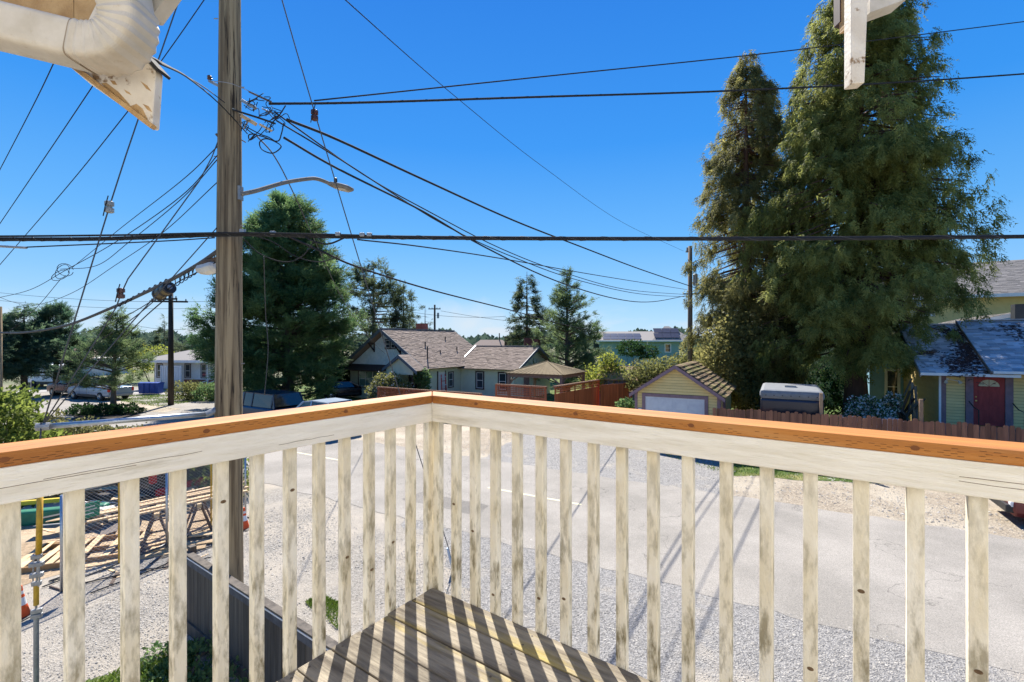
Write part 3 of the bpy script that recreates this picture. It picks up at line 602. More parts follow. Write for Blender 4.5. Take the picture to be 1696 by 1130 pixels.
MB().prism([P(98, 97, 1.61), P(248, 212, 1.61), P(253, 206, 1.61), P(112, 98, 1.61)], (0, .02, 0)).build('barge_trim', m_soffit, ev)
MB().prism([P(232, 89, 1.60), P(259, 117, 1.60), P(262, 113, 1.60), P(236, 84, 1.60)], (0, .06, 0)).build('drip_edge', m_wire, ev)
for k, (a, b, c, d) in enumerate((((-300, -60), (120, -60), (122, 46), (-300, -34)), ((123, -60), (205, -60), (148, 50), (123, 46)))):
    MB().prism([P(*a, 1.66), P(*b, 1.66), P(*c, 1.66), P(*d, 1.66)], (.02, .05, 0)).build('soffit_board', m_soffit, ev)
MB().prism([P(178, -30, 1.60), P(212, -40, 1.60), P(162, 52, 1.60), P(138, 50, 1.60)], (0, .04, 0)).build('white_trim', m_whiteold, ev)
MB().prism([P(196, -30, 1.58), P(300, -40, 1.58), P(252, 26, 1.58), P(246, 26, 1.58)], (0, .05, 0)).build('fascia_board', m_gutter, ev)
ev2 = thing('eave_tail', 'narrow cream barge board end hanging at top right before the cedar', 'eave')
MB().prism([P(1410, 139, 2.0), P(1432, 137, 2.0), P(1440, -60, 2.0), P(1410, -60, 2.0)], (.004, .05, 0)).build('barge_board', m_whiteold, ev2, bevel=.003)
MB().prism([P(1401, 47, 2.04), P(1411, 45, 2.04), P(1411, -60, 2.04), P(1401, -60, 2.04)], (0, .04, 0)).build('trim_strip', m_soffit, ev2)
MB().prism([P(1391, 36, 2.07), P(1401, 38, 2.07), P(1401, -60, 2.07), P(1391, -60, 2.07)], (0, .04, 0)).build('dark_board', m_dkbrown, ev2)  # dark brown strip beside the trim
MB().prism([P(1441, 21, 2.05), P(1503, -2, 2.05), P(1520, -50, 2.05), P(1441, -50, 2.05)], (0, .09, 0)).build('gutter_end', m_gutter, ev2)
# ------------------------------------------------------------- utility pole, strut, lamp
PD = 7.1; px_ = (378-848)/FPX*PD
pole = thing('utility_pole', 'tall weathered brown timber utility pole standing just beyond the railing', 'utility pole', (px_, PD, 0))
n_ = 60; mb = MB(); rings = []; seg = 40
for k in range(n_+1):
    z = 13.2*k/n_; r0 = .205-.0062*z
    rings.append([(r*math.cos(a)+.035*z/13, r*math.sin(a), z) for q in range(seg) for a in (2*math.pi*q/seg,) for r in (r0*(1+.012*math.sin(q*2.2+z*.25)+.014*math.sin(q*5.1+z*.7)-(.05 if q in (31, 24, 35) and math.sin(z*1.3+q) > -.3 else 0)),)])
mb.add([v for rg in rings for v in rg], [(i*seg+k, i*seg+(k+1) % seg, (i+1)*seg+(k+1) % seg, (i+1)*seg+k) for i in range(n_) for k in range(seg)]+[tuple(range(n_*seg, (n_+1)*seg))])
mb.build('pole_shaft', m_pole, pole, smooth=True)
for k in range(9):
    zz = 3.2+k*1.05; a = (.2 if k % 2 else 2.9); MB().tube([(.17*math.cos(a), .17*math.sin(a)-.03, zz), (.24*math.cos(a), .24*math.sin(a)-.03, zz+.01)], .008, 6).build('step_bolt', m_metal, pole)
def local(v, o): return Vector(v)-o.location
a0 = P(398, 322, PD); t3 = [a0, P(425, 316, 7.35), P(470, 303, 7.9), P(510, 296.5, 8.4), P(527, 297, 8.65), P(548, 305, 8.95)]
lamp = thing('street_lamp', 'grey cobra head street lamp on a long arm from the timber pole', 'street lamp', a0)
MB().tube([local(p, lamp) for p in curve(t3, 6)], .034, 10).build('lamp_arm', m_lamp, lamp, smooth=True)
B('bracket', -.03, -.05, -.09, .02, .05, .12, m_metal, lamp)
h0 = local(P(543, 303, 8.9), lamp); h1 = local(P(584, 316, 9.45), lamp); mb = MB()
mb.tube([h0.lerp(h1, f) for f in (0, .12, .35, .65, .9, 1)], [.05, .085, .12, .135, .10, .03], 14, ry=.45); mb.build('lamp_head', m_lamp, lamp, smooth=True)
mb = MB(); c = h0.lerp(h1, .55)-Vector((0, 0, .035)); mb.tube([h0.lerp(h1, .3)-Vector((0, 0, .045)), c, h0.lerp(h1, .85)-Vector((0, 0, .045))], [.04, .09, .04], 12, ry=.35); mb.build('lens', m_gutter, lamp, smooth=True)
MB().lathe([(.03, 0), (.035, .05), (.03, .09), (.01, .1)], h0.lerp(h1, .3)+Vector((0, 0, .045)), 10).build('photocell', m_black, lamp)
SE = P(70, 707, 5.9); s0 = P(356, 684, 6.95)
strut = thing('guy_strut', 'galvanised steel pipe strut reaching left from the timber pole', 'pipe strut', s0)
MB().tube([local(P(342, 686, 6.9), strut), local(SE, strut)], .036, 14).build('pipe', m_screw, strut, smooth=True)
MB().tube([local(P(358, 680, 7.0), strut), local(P(340, 687, 6.88), strut)], [.055, .042], 10).build('flange', m_metal, strut)
MB().tube([local(SE+Vector((.06, .04, 0)), strut), local(SE-Vector((.05, .03, 0)), strut)], .05, 10).build('end_cap', m_metal, strut)
gx = P(60, 900, 5.6); gm = thing('guy_marker', 'yellow plastic guy wire guard clamped upright in front of the building lot', 'guy guard', (gx.x, gx.y, 0))
MB().tube([(.02, .01, 2.05), (.035, .01, 2.75)], .030, 10).build('yellow_guard', m_yellow, gm, smooth=True)
MB().tube([(-.01, 0, .0), (.0, 0, 1.62), (.02, .01, 2.05)], .012, 6).build('anchor_rod', m_metal, gm)
MB().tube([(0, 0, 1.44), (.0, 0, 1.68)], .026, 10).build('yellow_sleeve', m_yellow, gm)
MB().tube([(0, 0, .2), (.0, 0, 1.30)], .026, 10).build('lower_sleeve', m_metal, gm)
for z, w in ((2.02, .05), (1.93, .065), (1.80, .06), (1.70, .045), (1.37, .05), (1.31, .05)): MB().cbox((0.005, 0, z), w*2, w, .05, rz=random.random()).build('clamp', m_metal, gm, bevel=.006)
for k in (-1, 1): MB().tube([(k*.028, 0, 1.66), (k*.04, 0, 1.75), (k*.03, 0, 2.0)], .008, 6).build('turnbuckle_loop', m_metal, gm)
# ------------------------------------------------------------- wires
def wire(label, pts, r=.008, mat=None, name='overhead_wire', seg=6, n=8, sag=0, group=None, cat='wire', helix=0):
    w = [P(*p) for p in pts]
    if len(w) == 2 and sag:
        a, b = w; w = [a.lerp(b, t)-Vector((0, 0, sag*4*t*(1-t))) for t in [i/16 for i in range(17)]]
    else: w = curve(w, n)
    rt = thing(name, label, cat, w[0], group=group) if helix else None
    if helix:
        MB().tube([p-w[0] for p in w], r, seg, up=(0, 0, 1)).build('cable', mat or m_wire, rt, smooth=True)
        L = (w[-1]-w[0]).length; pts2 = []; K_ = int(L/helix*8)
        for i in range(K_+1):
            t = i/K_*(len(w)-1); j = min(int(t), len(w)-2); p = w[j].lerp(w[j+1], t-j)-w[0]; a = i*math.pi/4
            pts2.append(p+Vector((0, math.cos(a), math.sin(a)))*r*1.02)
        MB().tube(pts2, r*.14, 4).build('lashing', m_wire_gray if r > .025 else m_wire, rt); return rt
    o = MB().tube([p-w[0] for p in w], r, seg).build(name, mat or m_wire, smooth=True); o.location = w[0]; tag(o, label, cat, group); return o
cab = wire('thick lashed black cable bundle crossing the whole view level before the cedar', [(-200, 397, 6.8), (0, 396.5, 6.8), (180, 395.5, 6.8), (390, 388.5, 6.78), (560, 392, 6.8), (850, 395, 6.8), (1250, 395.5, 6.8), (1700, 392, 6.8), (1950, 389, 6.8)], .030, n=8, helix=.42)
wire('thinner steel strand running just above the thick bundle, left of the pole', [(-200, 392, 6.75), (0, 391.5, 6.75), (200, 389.5, 6.75), (380, 386, 6.72), (560, 389, 6.75), (640, 392, 6.76)], .014)
wire('black cable from the pole drooping slightly left to a splice rod', [(356, 394, 6.85), (260, 400, 6.6), (45, 409.5, 6.3)], .009)
s_ = MB().tube([P(-200, 405, 6.2), P(0, 408, 6.3), P(44, 410.5, 6.3)], .016, 8).build('cable_splice', m_metal); tag(s_, 'grey splice rod on the wire at the left edge of the view', 'cable splice')
wire('thin wire rising from the pole cluster to the top right corner', [(520, 167, 7.3), (900, 127, 8.5), (1300, 85, 10), (1760, 28, 12)], .011)
wire('twisted service cable rising gently right across both cedar trees', [(445, 172, 7.2), (600, 170, 7.6), (900, 160.5, 8.5), (1200, 151, 9.6), (1500, 136, 10.8), (1760, 118, 12)], .018, helix=.5)
wire('single thin wire falling from the top centre to the far pole', [(560, -18, 5.2), (572, 0, 5.3), (760, 165, 9), (900, 277, 14), (1030, 368, 21), (1132, 416, 28.5)], .007)
gw = P(750, 946, 9.38); top = (440, -95, 6.6)
wire('long guy wire from above down past the street lamp to the roadside anchor', [top, (521, 186, 7.2), (663, 655, 8.7), (742, 905, 9.3), (748, 945, 9.38)], .0085, m_wire_gray, name='guy_wire', n=3)
gd = MB().tube([P(741, 908, 9.3), P(750, 945, 9.37)], .022, 8).build('guy_guard', M('pale_blue_guard', (.40, .50, .62), (.34, .43, .55), 4, .5)); tag(gd, 'pale blue tube guard at the foot of the roadside guy wire', 'guy guard')
def insul(px, py, d, mat, label, s=1., rz=0):
    c = P(px, py, d); r = thing('strain_insulator', label, 'insulator', c, rz)
    MB().lathe([(.03*s, -.07*s), (.047*s, -.06*s), (.047*s, -.015*s), (.03*s, -.01*s), (.03*s, .01*s), (.047*s, .015*s), (.047*s, .06*s), (.03*s, .07*s)], (0, 0, 0), 12).build('porcelain', mat, r, smooth=False)
    MB().tube([(-.03*s, -.05*s, -.12*s), (0, -.055*s, 0), (.03*s, -.05*s, .12*s)], .007, 5).build('wire_loop', m_wire, r)
insul(521, 191, 7.15, m_porcelain, 'brown strain insulator on the guy wire right of the pole top cluster', 1.15)
insul(181, 343, 6.4, m_porc_gray, 'grey strain insulator high on the left guy wire', 1.15)
insul(200, 486, 6.3, m_porcelain, 'dark red strain insulator on the middle guy wire', 1.0)
wire('left guy wire with the grey insulator, from the strut end up', [(70, 707, 5.9), (181, 343, 6.4), (228, 200, 6.6), (262, 100, 6.8), (300, -10, 6.9), (350, -160, 7.05)], .009, m_wire_gray, name='guy_wire', n=2)
wire('middle guy wire from the strut end up to the pole bracket', [(70, 705, 5.9), (192, 510, 6.25), (212, 462, 6.35), (330, 300, 6.9), (362, 232, 7.0)], .008, m_wire_gray, name='guy_wire', n=2)
wire('lowest guy wire from the strut end to the pole below the cable bundle', [(70, 705, 5.9), (222, 530, 6.4), (290, 455, 6.7), (362, 374, 7.0)], .008, m_wire_gray, name='guy_wire', n=2)
wire('vertical tail of guy wire from the strut end down to the yellow guard', [(68, 700, 5.88), (66, 760, 5.8), (64, 835, 5.7)], .009, m_wire_gray, name='guy_wire', n=2)
for i, (a, lab) in enumerate(((((96, 90), (55, 175), (-10, 300)), 'first from the left of the slanting thin wires under the eave'), (((160, 133), (85, 245), (-10, 385)), 'second from the left of the slanting thin wires under the eave'), (((225, 168), (115, 305), (-10, 450)), 'third from the left of the slanting thin wires under the eave'))):
    wire(lab, [(*a[0], 8.), (*a[1], 10.), (*a[2], 13)], .009)
wire('slanting wire left of the pole from top edge to the eave tip', [(345, -10, 6.4), (300, 55, 6.6), (258, 114, 6.8)], .007)
wire('bundled service cable from the eave tip to the pole bracket', [(232, 86, 1.62), (262, 101, 2.5), (300, 122, 4), (340, 146, 5.6), (372, 170, 6.9)], .006, helix=.2)
wire('outer bundle strand curving onto the left side of the pole', [(255, 100, 2.2), (310, 128, 4.2), (350, 160, 6.3), (376, 185, 6.9), (410, 222, 7.1)], .008)
rt = [((362, 255, 7.), (300, 325, 8), (190, 402, 10), (110, 447, 12), (50, 480, 14), (-10, 495, 16)), ((362, 262, 7.), (300, 330, 8.5), (215, 400, 10.5), (160, 440, 12), (100, 446, 13)), ((363, 240, 7.), (300, 300, 9), (200, 378, 12), (120, 443, 15)), ((100, 463, 12), (60, 510, 14), (20, 545, 16), (-10, 565, 18))]
for w_, lab in zip(rt, ('upper drooping wire from the pole down to the left edge', 'lower drooping wire that meets the wire loops at left', 'straight wire from the pole bracket to the wire loops', 'wire tail from the loops sinking to the left conifers')): wire(lab, w_, .008)
wire('long drooping wire passing below the wire loops to the left edge', [(362, 300, 7), (270, 385, 9), (190, 440, 11), (120, 485, 13), (60, 505, 15), (20, 500, 17), (-10, 488, 18)], .007)
lp = MB()
for c, a, b, rr in (((108, 447), 14, 10, .3), ((100, 456), 16, 7, -.4), ((103, 450), 9, 14, .8)):
    q = [P(c[0]+a*math.cos(t)*math.cos(rr)-b*math.sin(t)*math.sin(rr), c[1]+a*math.cos(t)*math.sin(rr)+b*math.sin(t)*math.cos(rr), 12.2) for t in [k*.45 for k in range(14)]]
    lp.tube(q, .008, 5)
o = lp.build('wire_loops', m_wire); tag(o, 'slack loops of black wire hanging on the left wires', 'wire loops')
# heavy bundle with splice case and coil
wire('heavy lashed telephone bundle sagging left from behind the pole', [(362, 415, 7.4), (330, 437, 8), (290, 460, 8.8), (240, 485, 10), (185, 510, 11.5), (110, 539, 13.5), (40, 551, 15.5), (-10, 551, 17)], .034, m_wire_gray, helix=.4)
wire('second strand below the heavy bundle with hanging loops', [(362, 432, 7.5), (325, 452, 8.1), (285, 474, 9), (230, 520, 10.5), (190, 548, 12), (110, 600, 15)], .010)
wire('thin strand from under the coil case down to the left spruce', [(262, 492, 9.4), (215, 520, 11), (160, 545, 14), (118, 553, 17)], .009)
wire('pair of slanting strands reaching the spruce top', [(272, 497, 9.2), (238, 527, 10.3), (205, 560, 12)], .012)
c = P(344, 446, 7.7); sp = thing('splice_case', 'dirty white splice case with rust orange top on the bundle beside the pole', 'splice case', c)
mb = MB(); mb.tube([(-.19, .06, -.02), (-.14, .04, 0), (0, 0, 0), (.12, -.03, .03), (.17, -.04, .04)], [.05, .10, .125, .12, .07], 8, ry=.8); mb.build('case', m_sheet, sp)
MB().cbox((.05, 0, .13), .26, .12, .06, ry=-.3).build('bracket', m_rust, sp, bevel=.01)
MB().tube([(.12+.0*k, .02*k, .18-.05*k) for k in range(8)], .018, 8).build('cable_tail', m_wire, sp)
c = P(272, 482, 9.3); cc = thing('terminal_case', 'round brown terminal can with black end hanging from the heavy bundle', 'terminal case', c)
mb = MB(); mb.tube([(-.19, .1, -.07), (-.185, .1, -.068), (.12, -.06, .045), (.125, -.06, .047)], [.06, .115, .115, .06], 14); mb.build('can', M('olive_can', (.14, .11, .05), (.07, .055, .03), 9, .4), cc)
for t_, r_ in ((0, .125), (1, .125), (.55, .12)):
    q = Vector((-.19, .1, -.07)).lerp(Vector((.125, -.06, .047)), t_); mb = MB(); mb.tube([q, q+Vector((.045, -.022, .017))], r_, 14); mb.build('band', m_black, cc)
MB().tube([(.165, -.085, .06), (.185, -.095, .07)], .045, 12).build('end_plug', m_metal, cc)
hl_ = thing('drip_loops', 'row of small black drip loops along the heavy bundle left of the pole', 'wire loops', P(310, 455, 8.4))
for k in range(9):
    x = 300+k*7; yy = 458-k*4.4; MB().tube([local(p, hl_) for p in curve([P(x, yy, 8.4), P(x-3, yy+12, 8.3), P(x-8, yy+15, 8.3), P(x-10, yy+5, 8.4)], 4)], .008, 5).build('loop', m_wire, hl_)
for k in range(10): MB().tube([local(p, hl_) for p in curve([P(190+k*9, 512-k*4.7, 10.5), P(194+k*9, 505-k*4.7, 10.5), P(199+k*9, 508-k*4.7, 10.5)], 3)], .014, 5).build('cable_clip', m_wire, hl_)
# cluster at the pole top, right side
hw_ = thing('pole_hardware', 'tangle of clevises, splices and drip loops at the right of the pole top', 'pole hardware', P(400, 165, 7.0))
def hp(px, py, d=7.0): return local(P(px, py, d), hw_)
for (a, b, w_, m_) in (((346, 134), (369, 146), .035, m_metal), ((400, 166), (424, 180), .04, m_metal), ((400, 192), (424, 206), .05, m_ply), ((430, 206), (450, 217), .03, m_ply), ((412, 152), (450, 170), .02, m_rust), ((434, 180), (452, 188), .02, m_metal), ((404, 214), (412, 198), .02, m_metal), ((400, 232), (407, 236), .015, m_rust), ((358, 222), (366, 232), .03, m_rust), ((385, 180), (402, 190), .02, m_gutter)):
    MB().beam(hp(*a), hp(*b), w_, w_).build('clevis', m_, hw_, bevel=.004)
MB().lathe([(.025, -.03), (.035, -.015), (.02, 0), (.035, .015), (.025, .03)], hp(347, 129), 10).build('insulator_spool', m_porcelain, hw_)
rl = random.Random(4)
for k in range(16):
    x, yy = rl.uniform(402, 455), rl.uniform(160, 215); q = [hp(x+rl.uniform(-4, 4), yy+rl.uniform(-4, 4), 7.0+rl.uniform(-.1, .1))]
    for j in range(4): x += rl.uniform(-16, 18); yy += rl.uniform(-10, 14); q.append(hp(min(max(x, 400), 480), min(max(yy, 150), 240), 7.0+rl.uniform(-.1, .1)))
    MB().tube(curve(q, 5), .006, 5).build('jumper_wire', m_wire, hw_)
for q in ([(470, 204), (466, 222), (460, 234), (440, 230), (430, 236), (434, 248), (450, 254), (462, 248), (464, 240), (440, 228), (420, 222), (404, 210)], [(420, 222), (412, 224), (414, 232), (424, 226)], [(473, 175), (462, 192), (450, 205), (446, 220)], [(402, 207), (430, 222), (446, 228), (464, 240)]):
    MB().tube(curve([hp(*p) for p in q], 5), .0085, 6).build('drip_loop', m_wire, hw_)
MB().tube(curve([hp(346, 134), hp(380, 138, 6.85), hp(410, 150), hp(450, 168)], 5), .005, 5).build('tie_wire', m_metal, hw_)
MB().tube(curve([hp(385, 182, 6.85), hp(405, 188, 6.9), hp(430, 196), hp(456, 205)], 5), .014, 6).build('jumper_wire', m_wire, hw_)
FW = 29.
for lab, pts, r in (('uppermost heavy wire from the pole cluster sweeping to the far pole', [(475, 198), (560, 232), (700, 297), (850, 365), (960, 408), (1060, 446), (1140, 473), (1165, 481)], .021),
                    ('second wire of the group sweeping from the cluster to the far pole', [(455, 186), (600, 288), (700, 345), (830, 412), (935, 452), (1040, 480), (1135, 488)], .012),
                    ('third wire of the group sweeping from the cluster to the far pole', [(458, 200), (560, 262), (740, 375), (860, 430), (960, 465), (1060, 487), (1138, 492)], .012),
                    ('lowest sagging wire of the group ending at the far pole', [(470, 228), (560, 280), (700, 350), (800, 408), (920, 465), (1020, 495), (1080, 500), (1136, 490)], .018),
                    ('thin wire leaving the thick bundle towards the far pole', [(592, 397), (700, 409), (840, 430), (1000, 458), (1138, 480)], .012),
                    ('drooping cable from the thick bundle over the bungalow to the teal house', [(470, 388), (540, 420), (600, 445), (720, 482), (850, 515), (930, 537), (985, 549)], .018)):
    n = len(pts); x0, x1 = pts[0][0], pts[-1][0]; q = [(a, b, 7.1/(1-(1-7.1/FW)*((a-x0)/(x1-x0)))) for a, b in pts]; wire(lab, q, r, n=6)
wire('wire from the far pole through the large cedar to the yellow house', [(1150, 474, 29), (1300, 522, 25), (1430, 556, 22), (1515, 570, 20)], .016)
wire('thinner upper wire from the far pole across the cedar', [(1150, 470, 29), (1280, 492, 25), (1400, 512, 22), (1530, 532, 21)], .013)
wire('slanting service wire from the pole cluster to the bungalow gable', [(425, 225, 7.1), (455, 260, 7.6), (487, 322, 8.6), (535, 428, 11.5), (575, 508, 16), (619, 568, 25), (638, 586, 35)], .011, m_wire_gray)
wire('slack cable curving below the thick bundle right of the pole', [(402, 394, 6.9), (430, 420, 7), (470, 434, 7), (500, 425, 7), (520, 400, 6.9)], .008)
wire('second slack cable curving below the thick bundle', [(400, 385, 6.9), (450, 400, 7), (490, 425, 7.1), (530, 434, 7.1), (560, 425, 7.1)], .008)
wire('short black jumper swooping under the thick bundle', [(498, 388, 6.8), (520, 400, 6.75), (545, 404, 6.75), (575, 392, 6.8)], .013)
wire('hanging vine-like wire in front of the big left conifer', [(437, 425, 7.5), (440, 520, 8), (444, 580, 8), (438, 655, 8)], .006, m_wire_gray)
for k, (x, yy) in enumerate(((452, 386), (560, 388), (600, 389), (612, 389), (402, 383))): 
    o = MB().cbox(P(x, yy, 6.76), .07, .06, .05).build('cable_clamp', m_metal, bevel=.006); tag(o, None, 'cable clamp', 'clamps on the thick cable bundle'); o['label'] = ('small grey clamp on the thick bundle above the big left conifer', 'small grey clamp on the bundle just right of the conifer top', 'left one of two close clamps on the thick bundle', 'right one of two close clamps on the thick bundle', 'grey clamp where the thick bundle meets the pole')[k]
for k, (a, b) in enumerate((((-10, 484), (360, 499)), ((-10, 497), (360, 510)), ((220, 538), (340, 541)), ((190, 566), (420, 570)), ((655, 512), (838, 524)), ((730, 515), (1000, 540)))):
    wire(('faint upper line behind the left transformer pole', 'faint lower line behind the left transformer pole', 'faint line by the dark pole above the white house', 'pale low line crossing above the white house', 'faint line by the small crossarm pole', 'faint line right of the small crossarm pole')[k], [(*a, 60), (*b, 60)], .022, sag=.5)
# ------------------------------------------------------------- far poles
def far_pole(label, px, d, ytop, r, mat, arms=(), xf=None):
    x = (px-848)/FPX*d; H = EYE-(ytop-565)/FPX*d; p = thing('utility_pole', label, 'utility pole', (x, d, 0))
    MB().tube([(0, 0, 0), (0, 0, H)], [r, r*.75], 12).build('pole_shaft', mat, p, smooth=True)
    for ya, w, rz in arms:
        z = EYE-(ya-565)/FPX*d; MB().cbox((0, -r, z), w, .1, .12, rz=rz).build('crossarm', mat, p)
        for k in (-.45, -.2, .2, .45): MB().lathe([(.03, 0), (.05, .05), (.03, .14)], (k*w*math.cos(rz), -r+k*w*math.sin(rz), z+.06), 8).build('insulator', m_porc_gray, p)
    if xf: MB().lathe([(.12, -.35), (.14, -.33), (.14, .33), (.10, .38)], (xf[0], -.05, EYE-(xf[1]-565)/FPX*d), 12).build('transformer', m_metal, p, smooth=False)
    return p
fp = far_pole('bare timber utility pole with a grey transformer left of the cedars', 1143, 29.3, 408, .17, M('grey_pole', (.20, .16, .12), (.13, .10, .08), 8, .9, .5, 20, (1, 1, .08)), (), (.31, 464))
MB().cbox((-.12, 0, 10.2), .3, .1, .1).build('clevis', m_metal, fp); MB().cbox((-.18, 0, 10.35), .09, .08, .2).build('clevis', m_metal, fp)
MB().cbox((.0, 0, 7.55), .9, .08, .08).build('bracket', m_metal, fp)
far_pole('dark creosoted utility pole with two crossarms before the white house', 283, 33.5, 470, .19, m_pole_dark, ((500, 2.4, .2), (496, 1.5, -.3)))
far_pole('small dark utility pole with crossarm behind the bungalow roof', 720, 62, 505, .16, m_pole_dark, ((512, 1.6, 0),), (.45, 523))
far_pole('thin short pole rising behind the bungalow wing', 827, 60, 552, .09, m_pole_dark)
far_pole('grey timber pole cut by the left edge of the picture', -1, 17.5, 508, .1, m_pole)
# ------------------------------------------------------------- dark board fence below the balcony
a = Vector((-5.16, 7.44, 0)); fd = Vector((.815, -.58, 0)); df = thing('board_fence', 'dark grey weathered board fence running down beneath the balcony', 'fence', a, RD)
x = 0
while x < 8.6:
    w = random.uniform(.125, .145); o = B('fence_board', x, -.02, .06, x+w-.006, random.uniform(-.003, .003), 1.17, m_darkfence, df); x += w
B('cap_rail', -.03, -.06, 1.215, 8.6, .05, 1.25, m_darkfence, df); B('top_rail', -.03, -.056, 1.10, 8.6, -.02, 1.213, M('blue_grey_rail', (.10, .105, .12), (.06, .06, .07), 9, .8), df)
B('cap_white_strip', .0, -.066, 1.205, 8.6, -.058, 1.222, m_white, df); B('kick_board', -.03, -.05, .02, 8.6, -.022, .20, m_darkfence, df)  # white strip along the fence cap edge, board at the foot
for k in range(5): B('fence_post', -.05+k*2.1, .02, 0, .05+k*2.1, .11, 1.32, m_darkfence, df)
# ------------------------------------------------------------- building lot at lower left
def chainlink(a, b, label, h=1.75):
    a = Vector(a); b = Vector(b); L = (b-a).length; rz = math.atan2(b.y-a.y, b.x-a.x); r = thing('chain_link_panel', label, 'fence panel', a, rz, 'temporary chain link panels round the lot')
    for x in (0, L): MB().tube([(x, 0, 0), (x, 0, h+.03)], .024, 10).build('post', m_screw, r, smooth=True)
    for z in (.12, h): MB().tube([(0, 0, z), (L, 0, z)], .018, 8).build('rail', m_wire_gray, r)
    MB().tube([(L*.5, 0, .12), (L*.5, 0, h)], .016, 8).build('brace', m_yellow, r)
    mb = MB(); s = .075; n = int((L+h)/s)
    for k in range(n):
        for sg in (1, -1):
            x0 = k*s-h; z0 = 0.14; x1 = x0+h; z1 = h
            if x0 < 0: z0 += -x0; x0 = 0
            if x1 > L: z1 -= x1-L; x1 = L
            if x1-x0 < .02 or z1 <= z0: continue
            X0, X1 = (x0, x1) if sg == 1 else (L-x0, L-x1)
            mb.tube([(X0, .004*sg, z0), (X1, .004*sg, z1)], .0028, 3, cap=False)
    mb.build('mesh', m_screw, r)['kind'] = 'stuff'
    for x in (0.02, L-.02): MB().tube([(x, -.4, .02), (x, .4, .02)], .02, 6).build('foot', m_rust, r)
chainlink((-8.25, 8.57, 0), (-7.6, 10.3, 0), 'near chain link panel with the steel end post, behind the pallet frame')
chainlink((-7.57, 10.38, 0), (-6.95, 12.2, 0), 'far chain link panel by the sawhorses, ending at the timber pole')
chainlink((-12.2, 8.1, 0), (-8.35, 8.5, 0), 'low left chain link panel beside the traffic cone', 1.75) if False else None
sg_ = MB().cbox((-8.14, 8.9, 1.35), .02, .5, .28, rz=-.36).build('fence_sign', m_greensign); tag(sg_, 'dark green sign plate wired to the chain link panel', 'sign')
for k, (z, w) in enumerate(((1.42, .34), (1.36, .40), (1.29, .3))):
    MB().cbox((0.0, 0, 0), .024, w, .022, rz=0).build('lettering', m_sheet, sg_, loc=(-8.14, 8.9, z)).rotation_euler = (0, 0, -.36)
def plank(name, label, c, L, w, t, rz, mat=None, rx=0, ry=0, cat='plank', group=None, parent=None):
    o = MB().box(-L/2, -w/2, -t/2, L/2, w/2, t/2).build(name, mat or m_ply, parent); o.location = c; o.rotation_euler = (rx, ry, rz)
    if not parent: tag(o, label, cat, group)
    return o
def palletframe(label, c, rz, n=5, L=1.9, Wd=1.3):
    r = thing('pallet', label, 'pallet', c, rz, 'timber pallets on the dirt lot')
    for k in range(3): B('bearer', -L/2, -Wd/2+k*(Wd-.04)/2, .0, L/2, -Wd/2+.04+k*(Wd-.04)/2, .10, M('bearer_wood', (.34, .20, .09), rnd=.1) if k == 0 else bpy.data.materials['bearer_wood'], r)
    for k in range(n): B('slat', -L/2+k*(L-.14)/(n-1), -Wd/2-.02, .102, -L/2+.13+k*(L-.14)/(n-1), Wd/2+.02, .122, m_ply, r)
palletframe('pale timber pallet frame lying behind the chain link panel', G(150, 915, .0)+Vector((0, 0, .01)), .42)
palletframe('second pallet frame, left and partly behind the steel fence post', G(88, 925)+Vector((0, 0, .01)), .35, 3, .9, 1.2)
rs = random.Random(5)
st = thing('sheet_stack', 'stack of torn white sheets and boards with a green tarpaulin edge', 'sheet stack', G(30, 868), .32)
for k in range(26):
    o = plank('sheet', '', (rs.uniform(.2, 3.2), rs.uniform(.5, 2.2), .06+k*.022), rs.uniform(.9, 2.2), rs.uniform(.3, 1.1), .012, rs.uniform(-.5, .5), m_sheet if rs.random() < .75 else m_ply, rs.uniform(-.03, .03), rs.uniform(-.03, .03), parent=st)
B('tarpaulin', -1., -.25, 0, 1.9, .02, .36, m_tarp, st, bevel=.05)
B('yellow_edge', -.5, .2, .40, .75, .3, .50, M('yellow_sheet', (.6, .45, .05)), st)
ph = thing('scrap_heap', 'heap of grey and brown building scrap behind the pallet frame', 'scrap heap', G(165, 868))
for k in range(34):
    plank('scrap_piece', '', (rs.gauss(0, .7), rs.gauss(.4, .7), abs(rs.gauss(.2, .15))), rs.uniform(.3, 1.1), rs.uniform(.05, .35), .02, rs.uniform(0, 3.1), rs.choice([m_sheet, m_metal, m_darkfence, m_ply, m_black, m_gztimber]), rs.uniform(-.6, .6), rs.uniform(-.4, .4), parent=ph)
def sawhorse(label, c, rz):
    r = thing('sawhorse', label, 'sawhorse', c, rz, 'sawhorses under the lumber')
    B('beam', -.55, -.045, .70, .55, .045, .79, m_ply, r)
    for sx_ in (-.42, .42):
        for sy in (-1, 1): MB().beam((sx_, sy*.04, .72), (sx_*1.15, sy*.28, 0), .07, .04).build('leg', m_rust, r)
        MB().beam((sx_*1.05, -.16, .36), (sx_*1.05, .16, .36), .04, .03).build('crosspiece', m_rust, r)
h1_, h2_ = G(262, 896), G(330, 878); ang = math.atan2(h2_.y-h1_.y, h2_.x-h1_.x)
sawhorse('near left sawhorse with rusty splayed legs', h1_, ang+1.3); sawhorse('far right sawhorse with rusty splayed legs next to the pole', h2_, ang+1.3)
mid = (h1_+h2_)/2
